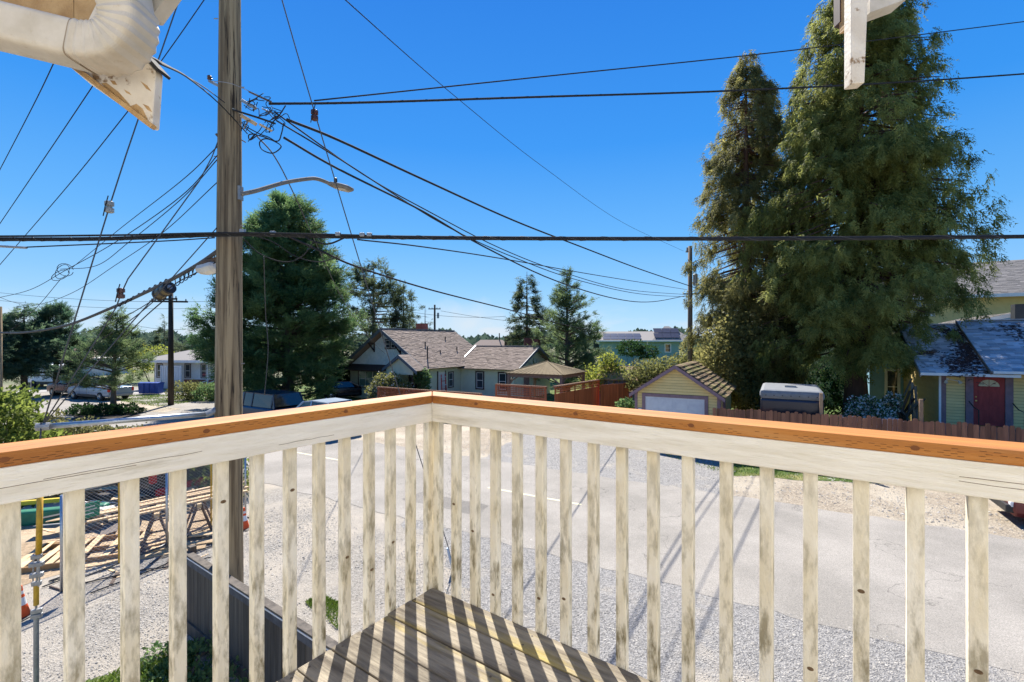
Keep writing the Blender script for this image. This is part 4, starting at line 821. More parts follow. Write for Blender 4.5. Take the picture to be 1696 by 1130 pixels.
for k in range(6):
    o_ = Vector((-.5*math.sin(ang), .5*math.cos(ang), 0))*(k-2.2)*.32
    plank('lumber_board', ('nearest of the six boards across the sawhorses', 'second board from the near side across the sawhorses', 'third board from the near side across the sawhorses', 'third board from the back across the sawhorses', 'second board from the back across the sawhorses', 'rearmost of the six boards across the sawhorses')[k], mid+o_+Vector((rs.uniform(-.15, .15), 0, .815+.001*k)), rs.uniform(2.4, 3.2), .09, .038, ang+rs.uniform(-.05, .05), group='boards across the sawhorses', cat='board')
for k in range(4): plank('ground_plank', ('wide pale plank flat on the dirt under the fence rail', 'pale plank flat on the dirt beside the dark fence end', 'narrow plank crossing under the sawhorses', 'short pale plank nearest the timber pole')[k], (G(240, 922), G(312, 905), G(265, 905), G(325, 893))[k]+Vector((0, 0, .02+.03*k)), (2.2, 1.4, 1.8, .9)[k], (.28, .22, .12, .2)[k], .025, (.45, .4, .75, .2)[k])
for k in range(40):
    c = G(rs.uniform(90, 340), rs.uniform(880, 960))
    plank('wood_scrap', 'small splinter of scrap wood lying on the dirt lot', c+Vector((0, 0, .012)), rs.uniform(.1, .6), rs.uniform(.02, .06), .015, rs.uniform(0, 3), rs.choice([m_ply, m_darkfence, m_rust]), group='scrap wood on the dirt lot', cat='wood scrap')
for k, (p, q) in enumerate((((110, 975), (350, 925)), ((150, 985), (355, 905)), ((70, 975), (110, 955)))):
    a_, b_ = G(*p), G(*q); o = MB().tube(curve([a_+Vector((0, 0, .03)), a_.lerp(b_, .4)+Vector((.1, .15, .03)), a_.lerp(b_, .7)+Vector((-.1, -.1, .03)), b_+Vector((0, 0, .03))], 6), .012, 6).build('hose', m_black); tag(o, ('long black hose lying on gravel before the chain link', 'black hose curling from the cone to the pole', 'short black hose by the steel post')[k], 'hose')
def cone(label, c, h=.5):
    r = thing('traffic_cone', label, 'traffic cone', c, group='traffic cones by the lot'); r.scale = (h/.5,)*3
    B('base', -.17, -.17, 0, .17, .17, .025, m_black, r, bevel=.01)
    MB().lathe([(.12, .025), (.075, .2)], seg=20).build('cone_body', m_orange, r); MB().lathe([(.0755, .2), (.0515, .32)], seg=20).build('reflective_band', m_reflect, r)
    MB().lathe([(.051, .32), (.04, .37)], seg=20).build('cone_body', m_orange, r); MB().lathe([(.0405, .37), (.032, .42)], seg=20).build('reflective_band', m_reflect, r); MB().lathe([(.0315, .42), (.02, .5)], seg=20).build('cone_body', m_orange, r)
cone('orange traffic cone beside the timber pole foot', G(404, 876), .52); cone('orange traffic cone at the far left near the yellow guard', G(34, 1022), .52)
# ------------------------------------------------------------- garage
gz = UN(0, 21.1); u0 = Vector((5.55, 21.0, 0)).dot(UX); u1 = Vector((8.52, 19.3, 0)).dot(UX); uc = (u0+u1)/2; HW = 1.75
ga = thing('garage', 'small yellow garage with plum trim and mossy shake roof', 'garage', UN(uc, 21.1), TH)
ZE, ZR = 2.38, 3.56
wall = MB().prism([(-HW, 0, 0), (HW, 0, 0), (HW, 0, ZE), (0, 0, ZR-.1), (-HW, 0, ZE)], (0, .1, 0)).build('wall', m_yel_gap_shade, ga)
B('side_wall', -HW, .1, 0, -HW+.1, 5, ZE, m_yel, ga); B('side_wall', HW-.1, .1, 0, HW, 5, ZE, m_yel, ga); MB().prism([(-HW, 5, 0), (HW, 5, 0), (HW, 5, ZE), (0, 5, ZR-.1), (-HW, 5, ZE)], (0, .1, 0)).build('rear_wall', m_yel, ga)
DX0, DX1, DH = -1.30, 1.16, 2.14
lapwall(ga, (0, [(-HW+.1, .02), (HW-.1, .02), (HW-.1, ZE-.05), (0, ZR-.15), (-HW+.1, ZE-.05)]), m_yel, .12, .03, holes=((DX0-.15, 0, DX1+.15, DH+.14),))
for k in range(19): B('siding_board', HW, .1, .05+k*.12, HW+.018, 5, .05+k*.12+.112, m_yel, ga)
for x0, x1 in ((-HW-.02, -HW+.1), (HW-.1, HW+.03)): B('corner_board', x0, -.04, 0, x1, .0, ZE-.04, m_plum, ga)
B('corner_board', HW+.02, .0, 0, HW+.04, .12, ZE-.04, m_plum, ga)
for x0, x1, z0, z1 in ((DX0-.14, DX0, 0, DH+.14), (DX1, DX1+.14, 0, DH+.14), (DX0, DX1, DH, DH+.14)): B('door_casing', x0, -.05, z0, x1, 0.0, z1, m_plum, ga)
gd_ = B('garage_door', DX0, -.02, .02, DX1, .0, DH, m_wgarage, ga)
for k in range(4):
    for j in range(4): B('door_panel', DX0+.06+j*.6, -.03, .08+k*.52, DX0+.56+j*.6, -.02, .5+k*.52, m_wgarage, gd_)
np_ = B('house_number_plate', -1.62, -.05, 1.52, -1.44, -.03, 1.62, m_plum, ga); B('numerals', -1.60, -.056, 1.55, -1.46, -.051, 1.585, m_white, np_)
gable_roof_parts(ga, -HW, HW, 0, 5.0, ZE, ZR, .22, m_shake, 3, th=.07, course=.2, tab=.17, rake=m_plum, rw=.15, smat=m_plum)
B('side_window_trim', HW+.02, 1.0, 1.1, HW+.05, 1.9, 2.0, m_plum, ga)
# ------------------------------------------------------------- brown picket fence
pf = thing('picket_fence', 'low brown board fence running right from the garage', 'fence', UN(-2.3, 20.3), TH)
L = 18.5; x = 0
while x < L:
    w = random.uniform(.125, .145); h = 1.95+random.uniform(-.05, .03); zt = h
    MB().prism([(x, 0, .05), (x+w-.008, 0, .05), (x+w-.008, 0, h-.03), (x+w-.035, 0, h), (x+.03, 0, h), (x, 0, h-.03)], (0, .018, 0)).build('picket', m_brownfence, pf).rotation_euler = (0, random.uniform(-.006, .006), 0); x += w
for z in (.35, 1.3): B('fence_rail', 0, .022, z, L, .06, z+.09, m_brownfence, pf)
for k, hh in ((0, 1.9), (3.6, 2.7), (6.4, 2.65), (11.2, 1.8)): B('fence_post', k, .062, 0, k+.1, .16, hh, m_tanfence if hh > 2 else m_brownfence, pf)
# ------------------------------------------------------------- red lattice fence and red boards
rf = thing('lattice_fence', 'red stained fence with square lattice top before the bungalow', 'fence', Vector((-8.6, 30.1, 0)), TH)
def redsec(par, x0, x1, htop, lat=.42, y=0, capw=.16):
    x = x0
    while x < x1-.05:
        w = .15; B('fence_board', x, y, .05, min(x+w-.008, x1), y+.02, htop-lat-.08, m_redfence, par); x += w
    mb = MB(); z = htop-lat
    while z < htop-.06: mb.box(x0, y, z, x1, y+.012, z+.035); z += .1
    x = x0
    while x < x1: mb.box(x, y+.012, htop-lat-.04, x+.035, y+.022, htop-.05); x += .1
    mb.build('lattice', m_redfence, par)['kind'] = 'stuff'
    B('cap_board', x0-.05, y-.07, htop-.04, x1+.05, y+.1, htop, m_redfence, par)
    mb = MB(); x = x0
    while x < x1: mb.box(x, y-.12, htop, x+.05, y+.14, htop+.05); x += .14
    mb.build('cap_blocks', M('tan_block', (.30, .17, .10)) if 'tan_block' not in bpy.data.materials else bpy.data.materials['tan_block'], par)['kind'] = 'stuff'
    for k in range(int((x1-x0)/2.2)+2): B('fence_post', min(x0+k*2.2, x1)-.06, y-.03, 0, min(x0+k*2.2, x1)+.06, y-.0, htop-.02, m_redfence, par)
redsec(rf, 0, 7.9, 1.62)
rf2 = thing('lattice_fence', 'taller red lattice fence section with posts in front of the gazebo', 'fence', P(822, 634, 26.6)*1.0, TH); rf2.location.z = 0
redsec(rf2, 0, 3.1, 2.12, .5)
rf3 = thing('lattice_fence', 'red fence with open rail top receding from gazebo corner', 'fence', Vector((2.3, 25.0, 0)), math.atan2(4.4, 3.2)); redsec(rf3, 0, 5.3, 2.15, .3)
rf4 = thing('red_board_fence', 'plain red vertical board fence behind the yellow garage', 'fence', Vector((5.45, 28.8, 0)), math.atan2(2.6, 3.6))
x = 0
while x < 4.6: B('fence_board', x, 0, .05, x+.142, .02, 1.9+random.uniform(-.03, .02), m_redfence, rf4); x += .15

# ------------------------------------------------------------- gazebo
gzb = thing('gazebo', 'gazebo with beige ribbed metal hip roof on timber posts', 'gazebo', P(906, 617, 29.5), TH); gzb.location.z = 0
E_, hw2 = 2.62, 1.95
for k in range(4):
    a_ = [(-hw2, -hw2), (hw2, -hw2), (hw2, hw2), (-hw2, hw2)]; p, q = a_[k], a_[(k+1) % 4]
    sl_ = MB().prism([(*p, E_), (*q, E_), (q[0]*.03, q[1]*.03, E_+.66), (p[0]*.03, p[1]*.03, E_+.66)], (0, 0, .03)).build('roof_panel', m_beige_roof, gzb)
    mb = MB()
    for j in range(1, 14):
        t = j/14; e = Vector((*p, E_+.03)).lerp(Vector((*q, E_+.03)), t); s_ = 1-abs(2*t-1); top_ = e.lerp(Vector((0, 0, E_+.70)), s_*.97)
        if s_ > .05: mb.beam(e, top_, .03, .03)
    mb.build('roof_ribs', m_beige_roof, sl_)
    MB().beam((*p, E_+.03), (0, 0, E_+.71), .07, .05).build('hip_cap', m_beige_roof, gzb)
    MB().box(p[0]*.9-.08, p[1]*.9-.08, 0, p[0]*.9+.08, p[1]*.9+.08, E_-.02).build('post', m_gztimber, gzb)
    P_ = Vector((*p, 0))*.9; Q_ = Vector((*q, 0))*.9; MB().beam(P_+Vector((0, 0, E_-.12)), Q_+Vector((0, 0, E_-.12)), .08, .2).build('beam', m_gztimber, gzb)
    for A_, B_ in ((P_, Q_), (Q_, P_)):
        d = (B_-A_).normalized(); MB().tube(curve([A_+Vector((0, 0, E_-.9)), A_+d*.18+Vector((0, 0, E_-.5)), A_+d*.6+Vector((0, 0, E_-.2))], 4), .045, 6).build('knee_brace', m_gztimber, gzb)
# ------------------------------------------------------------- craftsman bungalow; local origin at gable front, x=u, y=n
bz = thing('bungalow', 'sage bungalow with brown shingle roof, brackets and low wing', 'house', UN(-26.5, 26.3), TH)
S_ = .66; ZR = 5.55; hs_ = 4.5; ze = ZR-S_*hs_
MB().prism([(-4.0, .5, 2.62), (3.95, .5, 2.62), (0, .5, ZR-.25)], (0, .12, 0)).build('gable_wall', m_pale_sh, bz)
B('front_wall', -4.0, .5, 0, 3.95, .65, 2.6, m_green_w, bz); B('side_wall', 3.8, .65, 0, 3.95, 9.5, 2.7, m_green_w, bz); B('side_wall', -4, .65, 0, -3.85, 9.5, 2.7, m_green_w, bz); B('rear_wall', -4, 9.35, 0, 3.95, 9.5, 2.7, m_green_w, bz)
mb = MB(); rr = random.Random(3); z = 2.66
while z < ZR-.5:
    hwid = (ZR-.3-z)/S_ - .2; x = -hwid
    while x < hwid-.05:
        w = rr.uniform(.12, .24); mb.cur = rr.random(); mb.box(x, .470, z, min(x+w-.012, hwid), .497, z+.17); x += w
    z += .18
mb.build('wall_shingles', M('pale_wall_shingle', (.80, .84, .81), (.70, .75, .72), 9, .75, tint=True), bz)['kind'] = 'stuff'
mb = MB()
for k in range(23): mb.box(-4.02, .478, .1+k*.11, 3.97, .498, .1+k*.11+.095)
for k in range(23): mb.box(3.952, .65, .1+k*.11, 3.97, 9.5, .1+k*.11+.095)
mb.build('siding_boards', m_green_w, bz)['kind'] = 'stuff'
shingles(bz, (-hs_, 9.2, ze), (-hs_, -.15, ze), (0, -.15, ZR), (0, 9.2, ZR), m_asph, .15, .3, .03, seed=11)
shingles(bz, (hs_, -.15, ze), (hs_, 9.2, ze), (0, 9.2, ZR), (0, -.15, ZR), m_asph, .15, .3, .03, seed=12)
MB().beam((0, -.16, ZR+.04), (0, 9.2, ZR+.04), .22, .05).build('ridge_cap', m_asph_g, bz)
for s in (-1, 1):
    MB().prism([(0, -.22, ZR-.24), (s*hs_, -.22, ze-.24), (s*hs_, -.22, ze+.02), (0, -.22, ZR+.02)], (0, .06, 0)).build('barge_board', m_slate_trim, bz)
for s in (-1, 1): MB().prism([(0, 9.18, ZR-.24), (s*hs_, 9.18, ze-.24), (s*hs_, 9.18, ze+.02), (0, 9.18, ZR+.02)], (0, .06, 0)).build('barge_board', m_slate_trim, bz)
for x in (-1.25, 1.5):
    br = MB(); z = ZR-S_*abs(x)-.3; br.beam((x, .45, z), (x, -.2, z), .09, .09); br.beam((x, .44, z), (x, .44, z-.7), .09, .09); br.beam((x, -.15, z), (x, .42, z-.6), .08, .08); br.build('bracket', m_dkbrown, bz)
window(bz, -.05, 4.05, .42, .62, .47, m_dkbrown, tw=.08); window(bz, .50, 4.05, .42, .62, .47, m_dkbrown, tw=.08)
window(bz, -3.0, .95, 2.3, 1.25, .475, m_dkbrown, vert=2, mid=True, gl=m_glass_t, tw=.09)
MB().prism([(-3.7, .45, 2.75), (-3.7, -.45, 2.35), (-3.7, -.45, 2.25), (-3.7, .45, 2.3)], (3.7, 0, 0)).build('awning', m_dkbrown, bz)
# front porch gable
shingles(bz, (1.4, .3, 2.6), (1.4, -1.3, 2.6), (2.95, -1.3, 3.60), (2.95, .3, 3.60), m_asph, .15, .3, .02, seed=13)
shingles(bz, (4.6, -1.3, 2.514), (4.6, .0, 2.514), (2.95, .0, 3.603), (2.95, -1.3, 3.603), m_asph, .15, .3, .02, seed=14)
MB().prism([(2.95, -1.36, 3.38), (1.35, -1.36, 2.35), (1.35, -1.36, 2.58), (2.95, -1.36, 3.62)], (0, .05, 0)).build('barge_board', m_slate_trim, bz)
MB().prism([(2.95, -1.36, 3.38), (4.65, -1.36, 2.26), (4.65, -1.36, 2.5), (2.95, -1.36, 3.62)], (0, .05, 0)).build('barge_board', m_slate_trim, bz)
MB().prism([(1.6, -1.1, 2.2), (4.1, -1.1, 2.2), (4.1, -1.1, 2.7), (2.95, -1.1, 3.45), (1.6, -1.1, 2.62)], (0, .06, 0)).build('porch_gable', m_green_w, bz)
B('porch_wall', 1.6, -1.1, 0, 2.1, -.95, 2.2, m_green_w, bz); B('porch_post', 3.95, -1.1, 0, 4.1, -.95, 2.2, m_dkbrown, bz); B('porch_rail', 2.1, -1.1, .95, 3.95, -1.04, 1.02, m_white, bz); B('doorway_shade_panel', 2.3, .44, .1, 3.8, .478, 2.15, m_black, bz)  # flat black panel paints the dark of the porch opening
# side wall door, ladder, window (face +x)
SX = Matrix.Translation((3.97, 0, 0)) @ Matrix.Rotation(math.pi/2, 4, 'Z')
B('side_door', 3.965, 1.9, .2, 4.0, 2.7, 2.2, m_white, bz); B('door_trim', 3.962, 1.75, .1, 3.985, 1.88, 2.3, m_dkbrown, bz); B('door_trim', 3.962, 2.72, .1, 3.985, 2.85, 2.3, m_dkbrown, bz)
window(bz, 3.2, 1.0, .55, 1.1, 0, m_dkbrown, M4=SX)
MB().tube([(4.3, -.1, 2.3), (4.25, .1, 2.0), (4.05, .3, 1.7), (4.05, .3, .1)], .04, 6).build('downspout', m_sheet, bz)
for k, (x, yy, hh) in enumerate(((2.1, 2.6, .35), (2.9, 3.5, .22), (2.7, 6.0, .35), (1.3, 6.2, .3), (3.5, 1.2, .95))):
    MB().tube([(x, yy, ZR-S_*x), (x, yy, ZR-S_*x+hh)], .05, 8).build('roof_vent', m_black, bz)
ch = B('chimney', -1.5, 5.6, 4.4, -.7, 6.3, 6.15, m_brick, bz)
# wing: ridge along x. eave front y=4.2
WX0, WX1 = 3.9, 9.0; yr = 8.0; zr2 = 4.15; fe, ze2 = 4.35, 2.42
shingles(bz, (WX0-.2, fe, ze2), (WX1+.5, fe, ze2), (WX1+.5, yr, zr2), (WX0-.6, yr, zr2), m_asph, .15, .3, .03, seed=15)
shingles(bz, (WX1+.5, 2*yr-fe, ze2), (WX0, 2*yr-fe, ze2), (WX0, yr, zr2), (WX1+.5, yr, zr2), m_asph, .15, .3, .03, seed=16)
MB().beam((WX0-.5, yr, zr2+.04), (WX1+.5, yr, zr2+.04), .05, .2, (0, 1, 0)).build('ridge_cap', m_asph_g, bz)
MB().beam((WX0-.22, fe, ze2+.06), (WX0-.62, yr, zr2+.06), .12, .05).build('valley_flashing', m_white, bz)
B('wing_wall', WX0+.1, 4.8, 0, WX1, 4.95, 2.5, m_green_w, bz)
MB().prism([(WX1-.15, 4.8, 0), (WX1-.15, 11.2, 0), (WX1-.15, 11.2, 2.5), (WX1-.15, yr, zr2-.15), (WX1-.15, 4.8, 2.5)], (.15, 0, 0)).build('wing_gable_wall', m_green_w, bz)
mb = MB()
for k in range(21): mb.box(WX0+.1, 4.778, .1+k*.11, WX1+.01, 4.798, .1+k*.11+.095)
mb.build('siding_boards', m_green_w, bz)['kind'] = 'stuff'
for x in (5.55, 7.65): window(bz, x, .85, .62, 1.25, 4.775, m_dkbrown, tw=.11)
for yy, zz, y2, z2 in ((fe, ze2, yr, zr2), (2*yr-fe, ze2, yr, zr2)): MB().prism([(WX1+.5, yy, zz-.2), (WX1+.5, y2, z2-.2), (WX1+.5, y2, z2+.02), (WX1+.5, yy, zz+.02)], (.06, 0, 0)).build('barge_board', m_slate_trim, bz)
B('gable_door_hood', WX1, 6.2, 1.9, WX1+.5, 7.4, 2.0, m_slate_trim, bz); B('gable_door', WX1+.0, 6.3, .1, WX1+.03, 7.2, 1.9, m_plum, bz)
for k in range(6): B('rafter_tail', WX0+.4+k*.8, fe+.05, ze2-.06, WX0+.46+k*.8, 4.8, ze2+.02, m_white, bz)
B('chimney', 8.2, 9.2, 3.2, 8.8, 9.7, 4.75, m_brickdk, bz); 
ld = thing('step_ladder', 'red step ladder standing against the bungalow side door', 'ladder', bz.matrix_basis @ Vector((4.35, 2.2, .1)), TH+math.pi/2)
for s in (-.28, .28): MB().beam((s*1.2, 0, 0), (s*.8, .15, 1.95), .06, .06).build('rail', M('ladder_red', (.55, .06, .05)), ld)
for k in range(6): MB().beam((-.27, .02*k, .25+k*.3), (.27, .02*k, .25+k*.3), .09, .04).build('rung', m_reflect if k % 2 else bpy.data.materials['ladder_red'], ld)
ol = B('outbuilding_chimney', 0, 0, 0, .7, .5, 4.9, m_brickdk); 
# ------------------------------------------------------------- yellow house at right with the red door
yh = thing('yellow_house', 'yellow lap sided house with slate grey roof and red front door', 'house', UN(0, 25.8), TH)
XL, XR = 5.9, 16; FZ = 1.2
B('foundation', XL, .02, 0, XR, 7, .5, m_metal, yh); B('wall', XL, .02, .5, XR, .15, 3.4, m_yel_gap_shade, yh); B('side_wall', XL, .15, .5, XL+.12, 7, 3.4, m_yel, yh)
MB().prism([(XL, .15, 3.4), (XL, 7, 3.4), (XL, 3.5, 5.15)], (.12, 0, 0)).build('side_gable', m_yel, yh)
DL, DR = 6.87, 7.80
lapwall(yh, (.02, [(XL+.15, .5), (9.9, .5), (9.9, 3.38), (XL+.15, 3.38)]), m_yel, .125, .024, holes=((DL-.24, 0, DR+.24, 5),))
for k in range(22): B('siding_board', XL-.022, .15, .5+k*.13, XL-.003, 7, .5+k*.13+.122, m_yel, yh)
B('wall_siding_far', 9.9, -.004, .5, XR, .018, 3.38, m_yel, yh)
B('corner_board', XL-.03, -.03, .5, XL+.14, .0, 3.4, m_plum, yh); B('downspout', XL-.10, -.10, .1, XL-.03, -.03, 3.35, m_white, yh)
B('door_casing', DL-.23, -.05, .6, DL-.0, .0, 3.35, m_plum, yh); B('door_casing', DR, -.05, .6, DR+.23, .0, 3.35, m_plum, yh); B('door_casing', DL, -.05, FZ+2.05, DR, .0, 3.35, m_plum, yh)
d_ = B('front_door', DL+.01, -.02, FZ, DR-.01, .018, FZ+2.04, m_reddoor, yh)
for (a, b, c, e) in ((.12, .14, .42, .62), (.50, .14, .80, .62), (.12, .78, .42, 1.42), (.50, .78, .80, 1.42)):
    MB().box(DL+a, -.026, FZ+b, DL+c, -.021, FZ+e).build('door_panel', m_reddoor, d_, bevel=.004)
    MB().box(DL+a+.05, -.036, FZ+b+.05, DL+c-.05, -.027, FZ+e-.05).build('door_panel', m_reddoor, d_, bevel=.006)
MB().prism([(DL+.465+.31*math.cos(t*math.pi/10), -.03, FZ+1.58+.27*math.sin(t*math.pi/10)) for t in range(11)], (0, .01, 0)).build('fan_window', M('fan_glass', (.62, .55, .36), (.45, .42, .3), 30, .15), d_)
for t in (2.5, 5, 7.5): MB().beam((DL+.465, -.033, FZ+1.58), (DL+.465+.31*math.cos(t*math.pi/10), -.033, FZ+1.58+.27*math.sin(t*math.pi/10)), .012, .008, (0, 1, 0)).build('muntin', m_reddoor, d_)
MB().lathe([(.035, 0), (.03, -.05), (.0, -.055)], (DL+.08, -.02, FZ+.98), 10, 'Y').build('door_knob', m_brass, d_); MB().lathe([(.03, 0), (.025, -.02)], (DL+.08, -.02, FZ+1.14), 10, 'Y').build('deadbolt', m_brass, d_)
B('door_step', DL-.3, -1.0, 0, DR+.3, -.06, FZ-.06, m_gztimber, yh)
for x in (DL-.14, DR+.2): MB().tube([(x, -.08, FZ+.95), (x+.03, -.5, FZ+.75), (x+.05, -.95, FZ+.7), (x+.05, -.95, .2)], .02, 8).build('handrail', m_black, yh)
shingles(yh, (5.12, -.55, 3.3), (7.25, -.55, 3.3), (7.25, 3.5, 5.38), (5.12, 3.5, 5.38), m_asph_b, .14, .32, .02, seed=31)
shingles(yh, (7.22, -.62, 3.42), (XR+.4, -.62, 3.42), (XR+.4, 3.5, 5.53), (7.22, 3.5, 5.53), m_asph_b, .14, .32, .02, seed=32)
shingles(yh, (XR+.4, 7.6, 3.3), (5.12, 7.6, 3.3), (5.12, 3.5, 5.38), (XR+.4, 3.5, 5.38), m_asph_b, .3, .6, .02, seed=33)
mb = MB(); x = 5.1
while x < XR: mb.cur = random.random(); mb.cbox((x+.14, 3.46, 5.40 if x < 7.2 else 5.56), .29, .26, .05, rx=0); x += .30
mb.build('ridge_shingles', m_asph_b, yh)['kind'] = 'stuff'
B('gutter', 5.1, -.66, 3.19, 8.05, -.56, 3.30, m_white, yh); B('gutter', 7.26, -.74, 3.33, XR+.4, -.63, 3.43, m_white, yh)
MB().prism([(5.09, -.6, 3.12), (5.09, 3.5, 5.2), (5.09, 3.5, 5.38), (5.09, -.6, 3.28)], (.028, 0, 0)).build('rake_board', m_metal, yh)
MB().prism([(7.19, -.66, 3.26), (7.19, 3.5, 5.42), (7.19, 3.5, 5.57), (7.19, -.66, 3.42)], (.03, 0, 0)).build('rake_board', m_gztimber, yh)
for (c, r_, n_) in (((6.9, .6), .35, 260), ((7.0, 1.4), .28, 260), ((6.7, 0.0), .5, 300), ((6.2, .0), .35, 160), ((6.95, 2.4), .25, 200), ((6.75, 2.9), .25, 90), ((8.9, 2.4), .4, 120)):
    mb = MB()
    for k in range(n_):
        x = random.gauss(c[0], r_*.6); yy = random.gauss(c[1], r_); 
        if c[0] < 7.2 and x > 7.15: x = 7.15-abs(random.gauss(0, .1))
        zz = (3.3 if c[0] < 7.2 else 3.42)+(yy+(.55 if c[0] < 7.2 else .62))*.513+.035; mb.cbox((x, yy, zz), random.uniform(.05, .16), .02, .02, rz=random.uniform(0, 3), rx=.4)
    mb.build('needle_litter', m_dkbrown, yh)['kind'] = 'stuff'
fl = thing('security_light', 'small twin flood light under the eave left of the red door', 'light', yh.matrix_basis @ Vector((6.08, -.05, 3.02)), TH)
MB().lathe([(.05, 0), (.05, .05)], (0, -.0, 0), 10, 'Y').build('base', m_white, fl)
for s in (-.08, .3): MB().tube([(0, -.03, 0), (s*.6, -.1, -.03), (s, -.14, -.06)], [.015, .015, .015], 6).build('arm', m_white, fl); MB().tube([(s, -.13, -.04), (s*1.2, -.2, -.13)], [.03, .07], 10).build('lamp_shade', m_white, fl)
# blue cottage behind
bh = thing('blue_cottage', 'blue sided cottage with low gable behind the cedar and yellow house', 'house', UN(0, 32.5), TH)
MB().prism([(4.4, 0, 0), (17.5, 0, 0), (17.5, 0, 4.4), (10.3, 0, 6.0), (4.4, 0, 4.4)], (0, .15, 0)).build('wall', m_blue, bh); B('side_wall', 4.4, .15, 0, 4.55, 8, 4.4, m_blue, bh)
mb = MB()
for k in range(30): 
    z = .1+k*.16; mb.box(4.42 if z < 4.4 else 10.3-(6-z)/.24, -.02, z, 17.4 if z < 4.3 else 10.3+(6-z)/.24, -.002, z+.14)
mb.build('siding_boards', m_blue, bh)['kind'] = 'stuff'
shingles(bh, (3.9, 8, 4.45), (3.9, -.4, 4.45), (10.3, -.4, 6.05), (10.3, 8, 6.05), m_asph_g, .2, .4, .02, seed=41); shingles(bh, (18, -.4, 4.05), (18, 8, 4.05), (10.3, 8, 6.05), (10.3, -.4, 6.05), m_asph_g, .2, .4, .02, seed=42)
for s, xe in ((-1, 3.9), (1, 18)): MB().prism([(10.3, -.43, 5.86), (xe, -.43, 4.26 if s < 0 else 3.86), (xe, -.43, 4.45 if s < 0 else 4.05), (10.3, -.43, 6.05)], (0, .03, 0)).build('rake_board', m_white, bh)
window(bh, 5.15, 1.2, .5, 1.8, -.02, m_white); window(bh, 8.9, 4.75, .9, .45, -.02, m_white, mid=False)
B('chimney', 9.75, -1.4, 4.9, 10.35, -.9, 6.35, m_black, bh)
# big yellow house far right
yb = thing('two_storey_house', 'tall yellow house with grey shingle roof and white trim, far right', 'house', UN(0, 46), TH)
B('wall', -1.2, 0, 0, 16, .2, 8.1, m_yel, yb); B('side_wall', -1.2, .2, 0, -1, 9, 8.1, m_yel, yb)
shingles(yb, (-1.9, -.7, 7.9), (17, -.7, 7.9), (17, 5, 10.9), (1.3, 5, 10.9), m_asph_g, .2, .4, .02, seed=51); MB().prism([(-1.9, -.7, 7.9), (-1.9, 9.6, 7.9), (1.3, 5, 10.9)], (0, 0, -.1)).build('roof_hip', m_asph_g, yb)
B('fascia', -1.95, -.8, 7.68, 17, -.7, 7.92, m_white, yb); B('corner_board', 1.5, -.04, 5, 1.8, 0, 8.1, m_white, yb)
for x in (-.9, .1): window(yb, x, 6.2, .8, 1.4, 0, m_white, tw=.14)
for x in (7.3, 8.9): window(yb, x, 6.6, 1.1, 1.2, 0, m_white, tw=.16)
for x in (5, 6.5): MB().tube([(x, 2, 9.3), (x, 2, 9.9)], .06, 8).build('roof_vent', m_black, yb)
# teal house far away with solar panels
th = thing('teal_house', 'long teal house with white trim and rooftop solar arrays far behind', 'house', (13.8, 74, 0), -.12)
B('wall', 0, 0, 0, 12.2, .2, 4.6, m_teal, th); B('side_wall', 12, .2, 0, 12.2, 8, 4.6, m_teal, th); B('corner_board', 7.3, -.04, 0, 7.5, 0, 4.6, m_white, th); B('fascia', -.6, -.75, 4.5, 12.8, -.6, 4.7, m_white, th)
rf_ = MB().prism([(-.6, -.6, 4.62), (12.8, -.6, 4.62), (10.2, 4, 6.1), (-.6, 4, 6.1)], (0, 0, .08)).build('roof_slope', m_asph_g, th)
MB().add([(8.0, -.62, 4.7), (14.6, -.62, 4.7), (11.3, 3.2, 7.0), (10.6, 3.2, 7.0)], [(0, 1, 2, 3)]).add([(14.6, -.62, 4.7), (14.6, 7, 4.7), (11.3, 3.2, 7.0)], [(0, 1, 2)]).build('roof_hip', m_asph_g, th)
for (x0, n_, w_) in ((.6, 5, 1.15), (8.5, 3, 1.25)):
    for k in range(n_):
        for j in range(2):
            z0 = 4.8+j*.55 + (.06 if x0 > 5 else .0); y0 = -.15+j*1.5; sy, sz = (1.4, .45) if x0 < 5 else (1.2, .72); z0 = 4.83+(.22 if x0 > 5 else 0)+j*(.48 if x0 < 5 else .80); y0 = -.2+j*(1.48 if x0 < 5 else 1.3)
            x = x0+k*(w_+.04)+j*.15; MB().prism([(x, y0, z0+.03), (x+w_, y0, z0+.03), (x+w_, y0+sy, z0+sz+.03), (x, y0+sy, z0+sz+.03)], (0, 0, .05)).build('solar_panel', m_solar, th)
window(th, 4.4, 2.9, .75, 1.2, 0, m_white, tw=.1); window(th, 10.1, 2.9, .8, 1.2, 0, m_white, tw=.1)
# shed behind the red fence
sh = thing('garden_shed', 'small grey shed with brown mossy roof behind the red fence', 'shed', UN(0, 31.5), TH)
u_ = P(1056, 610, 30).dot(UX); MB().prism([(u_-2.9, -1.3, 2.0), (u_, -1.3, 2.0), (u_, 0, 2.85), (u_-2.9, 0, 2.85)], (0, 0, .06)).build('roof_slope', m_shake, sh); MB().prism([(u_-2.9, 1.3, 2.0), (u_, 1.3, 2.0), (u_, 0, 2.85), (u_-2.9, 0, 2.85)], (0, 0, .06)).build('roof_slope', m_shake, sh)
MB().prism([(u_-.3, -1.1, 0), (u_-.3, 1.1, 0), (u_-.3, 1.1, 2.05), (u_-.3, 0, 2.8), (u_-.3, -1.1, 2.05)], (.1, 0, 0)).build('gable_wall', m_metal, sh); B('front_wall', u_-2.8, -1.1, 0, u_-.3, -1.0, 2.0, m_slate_trim, sh)
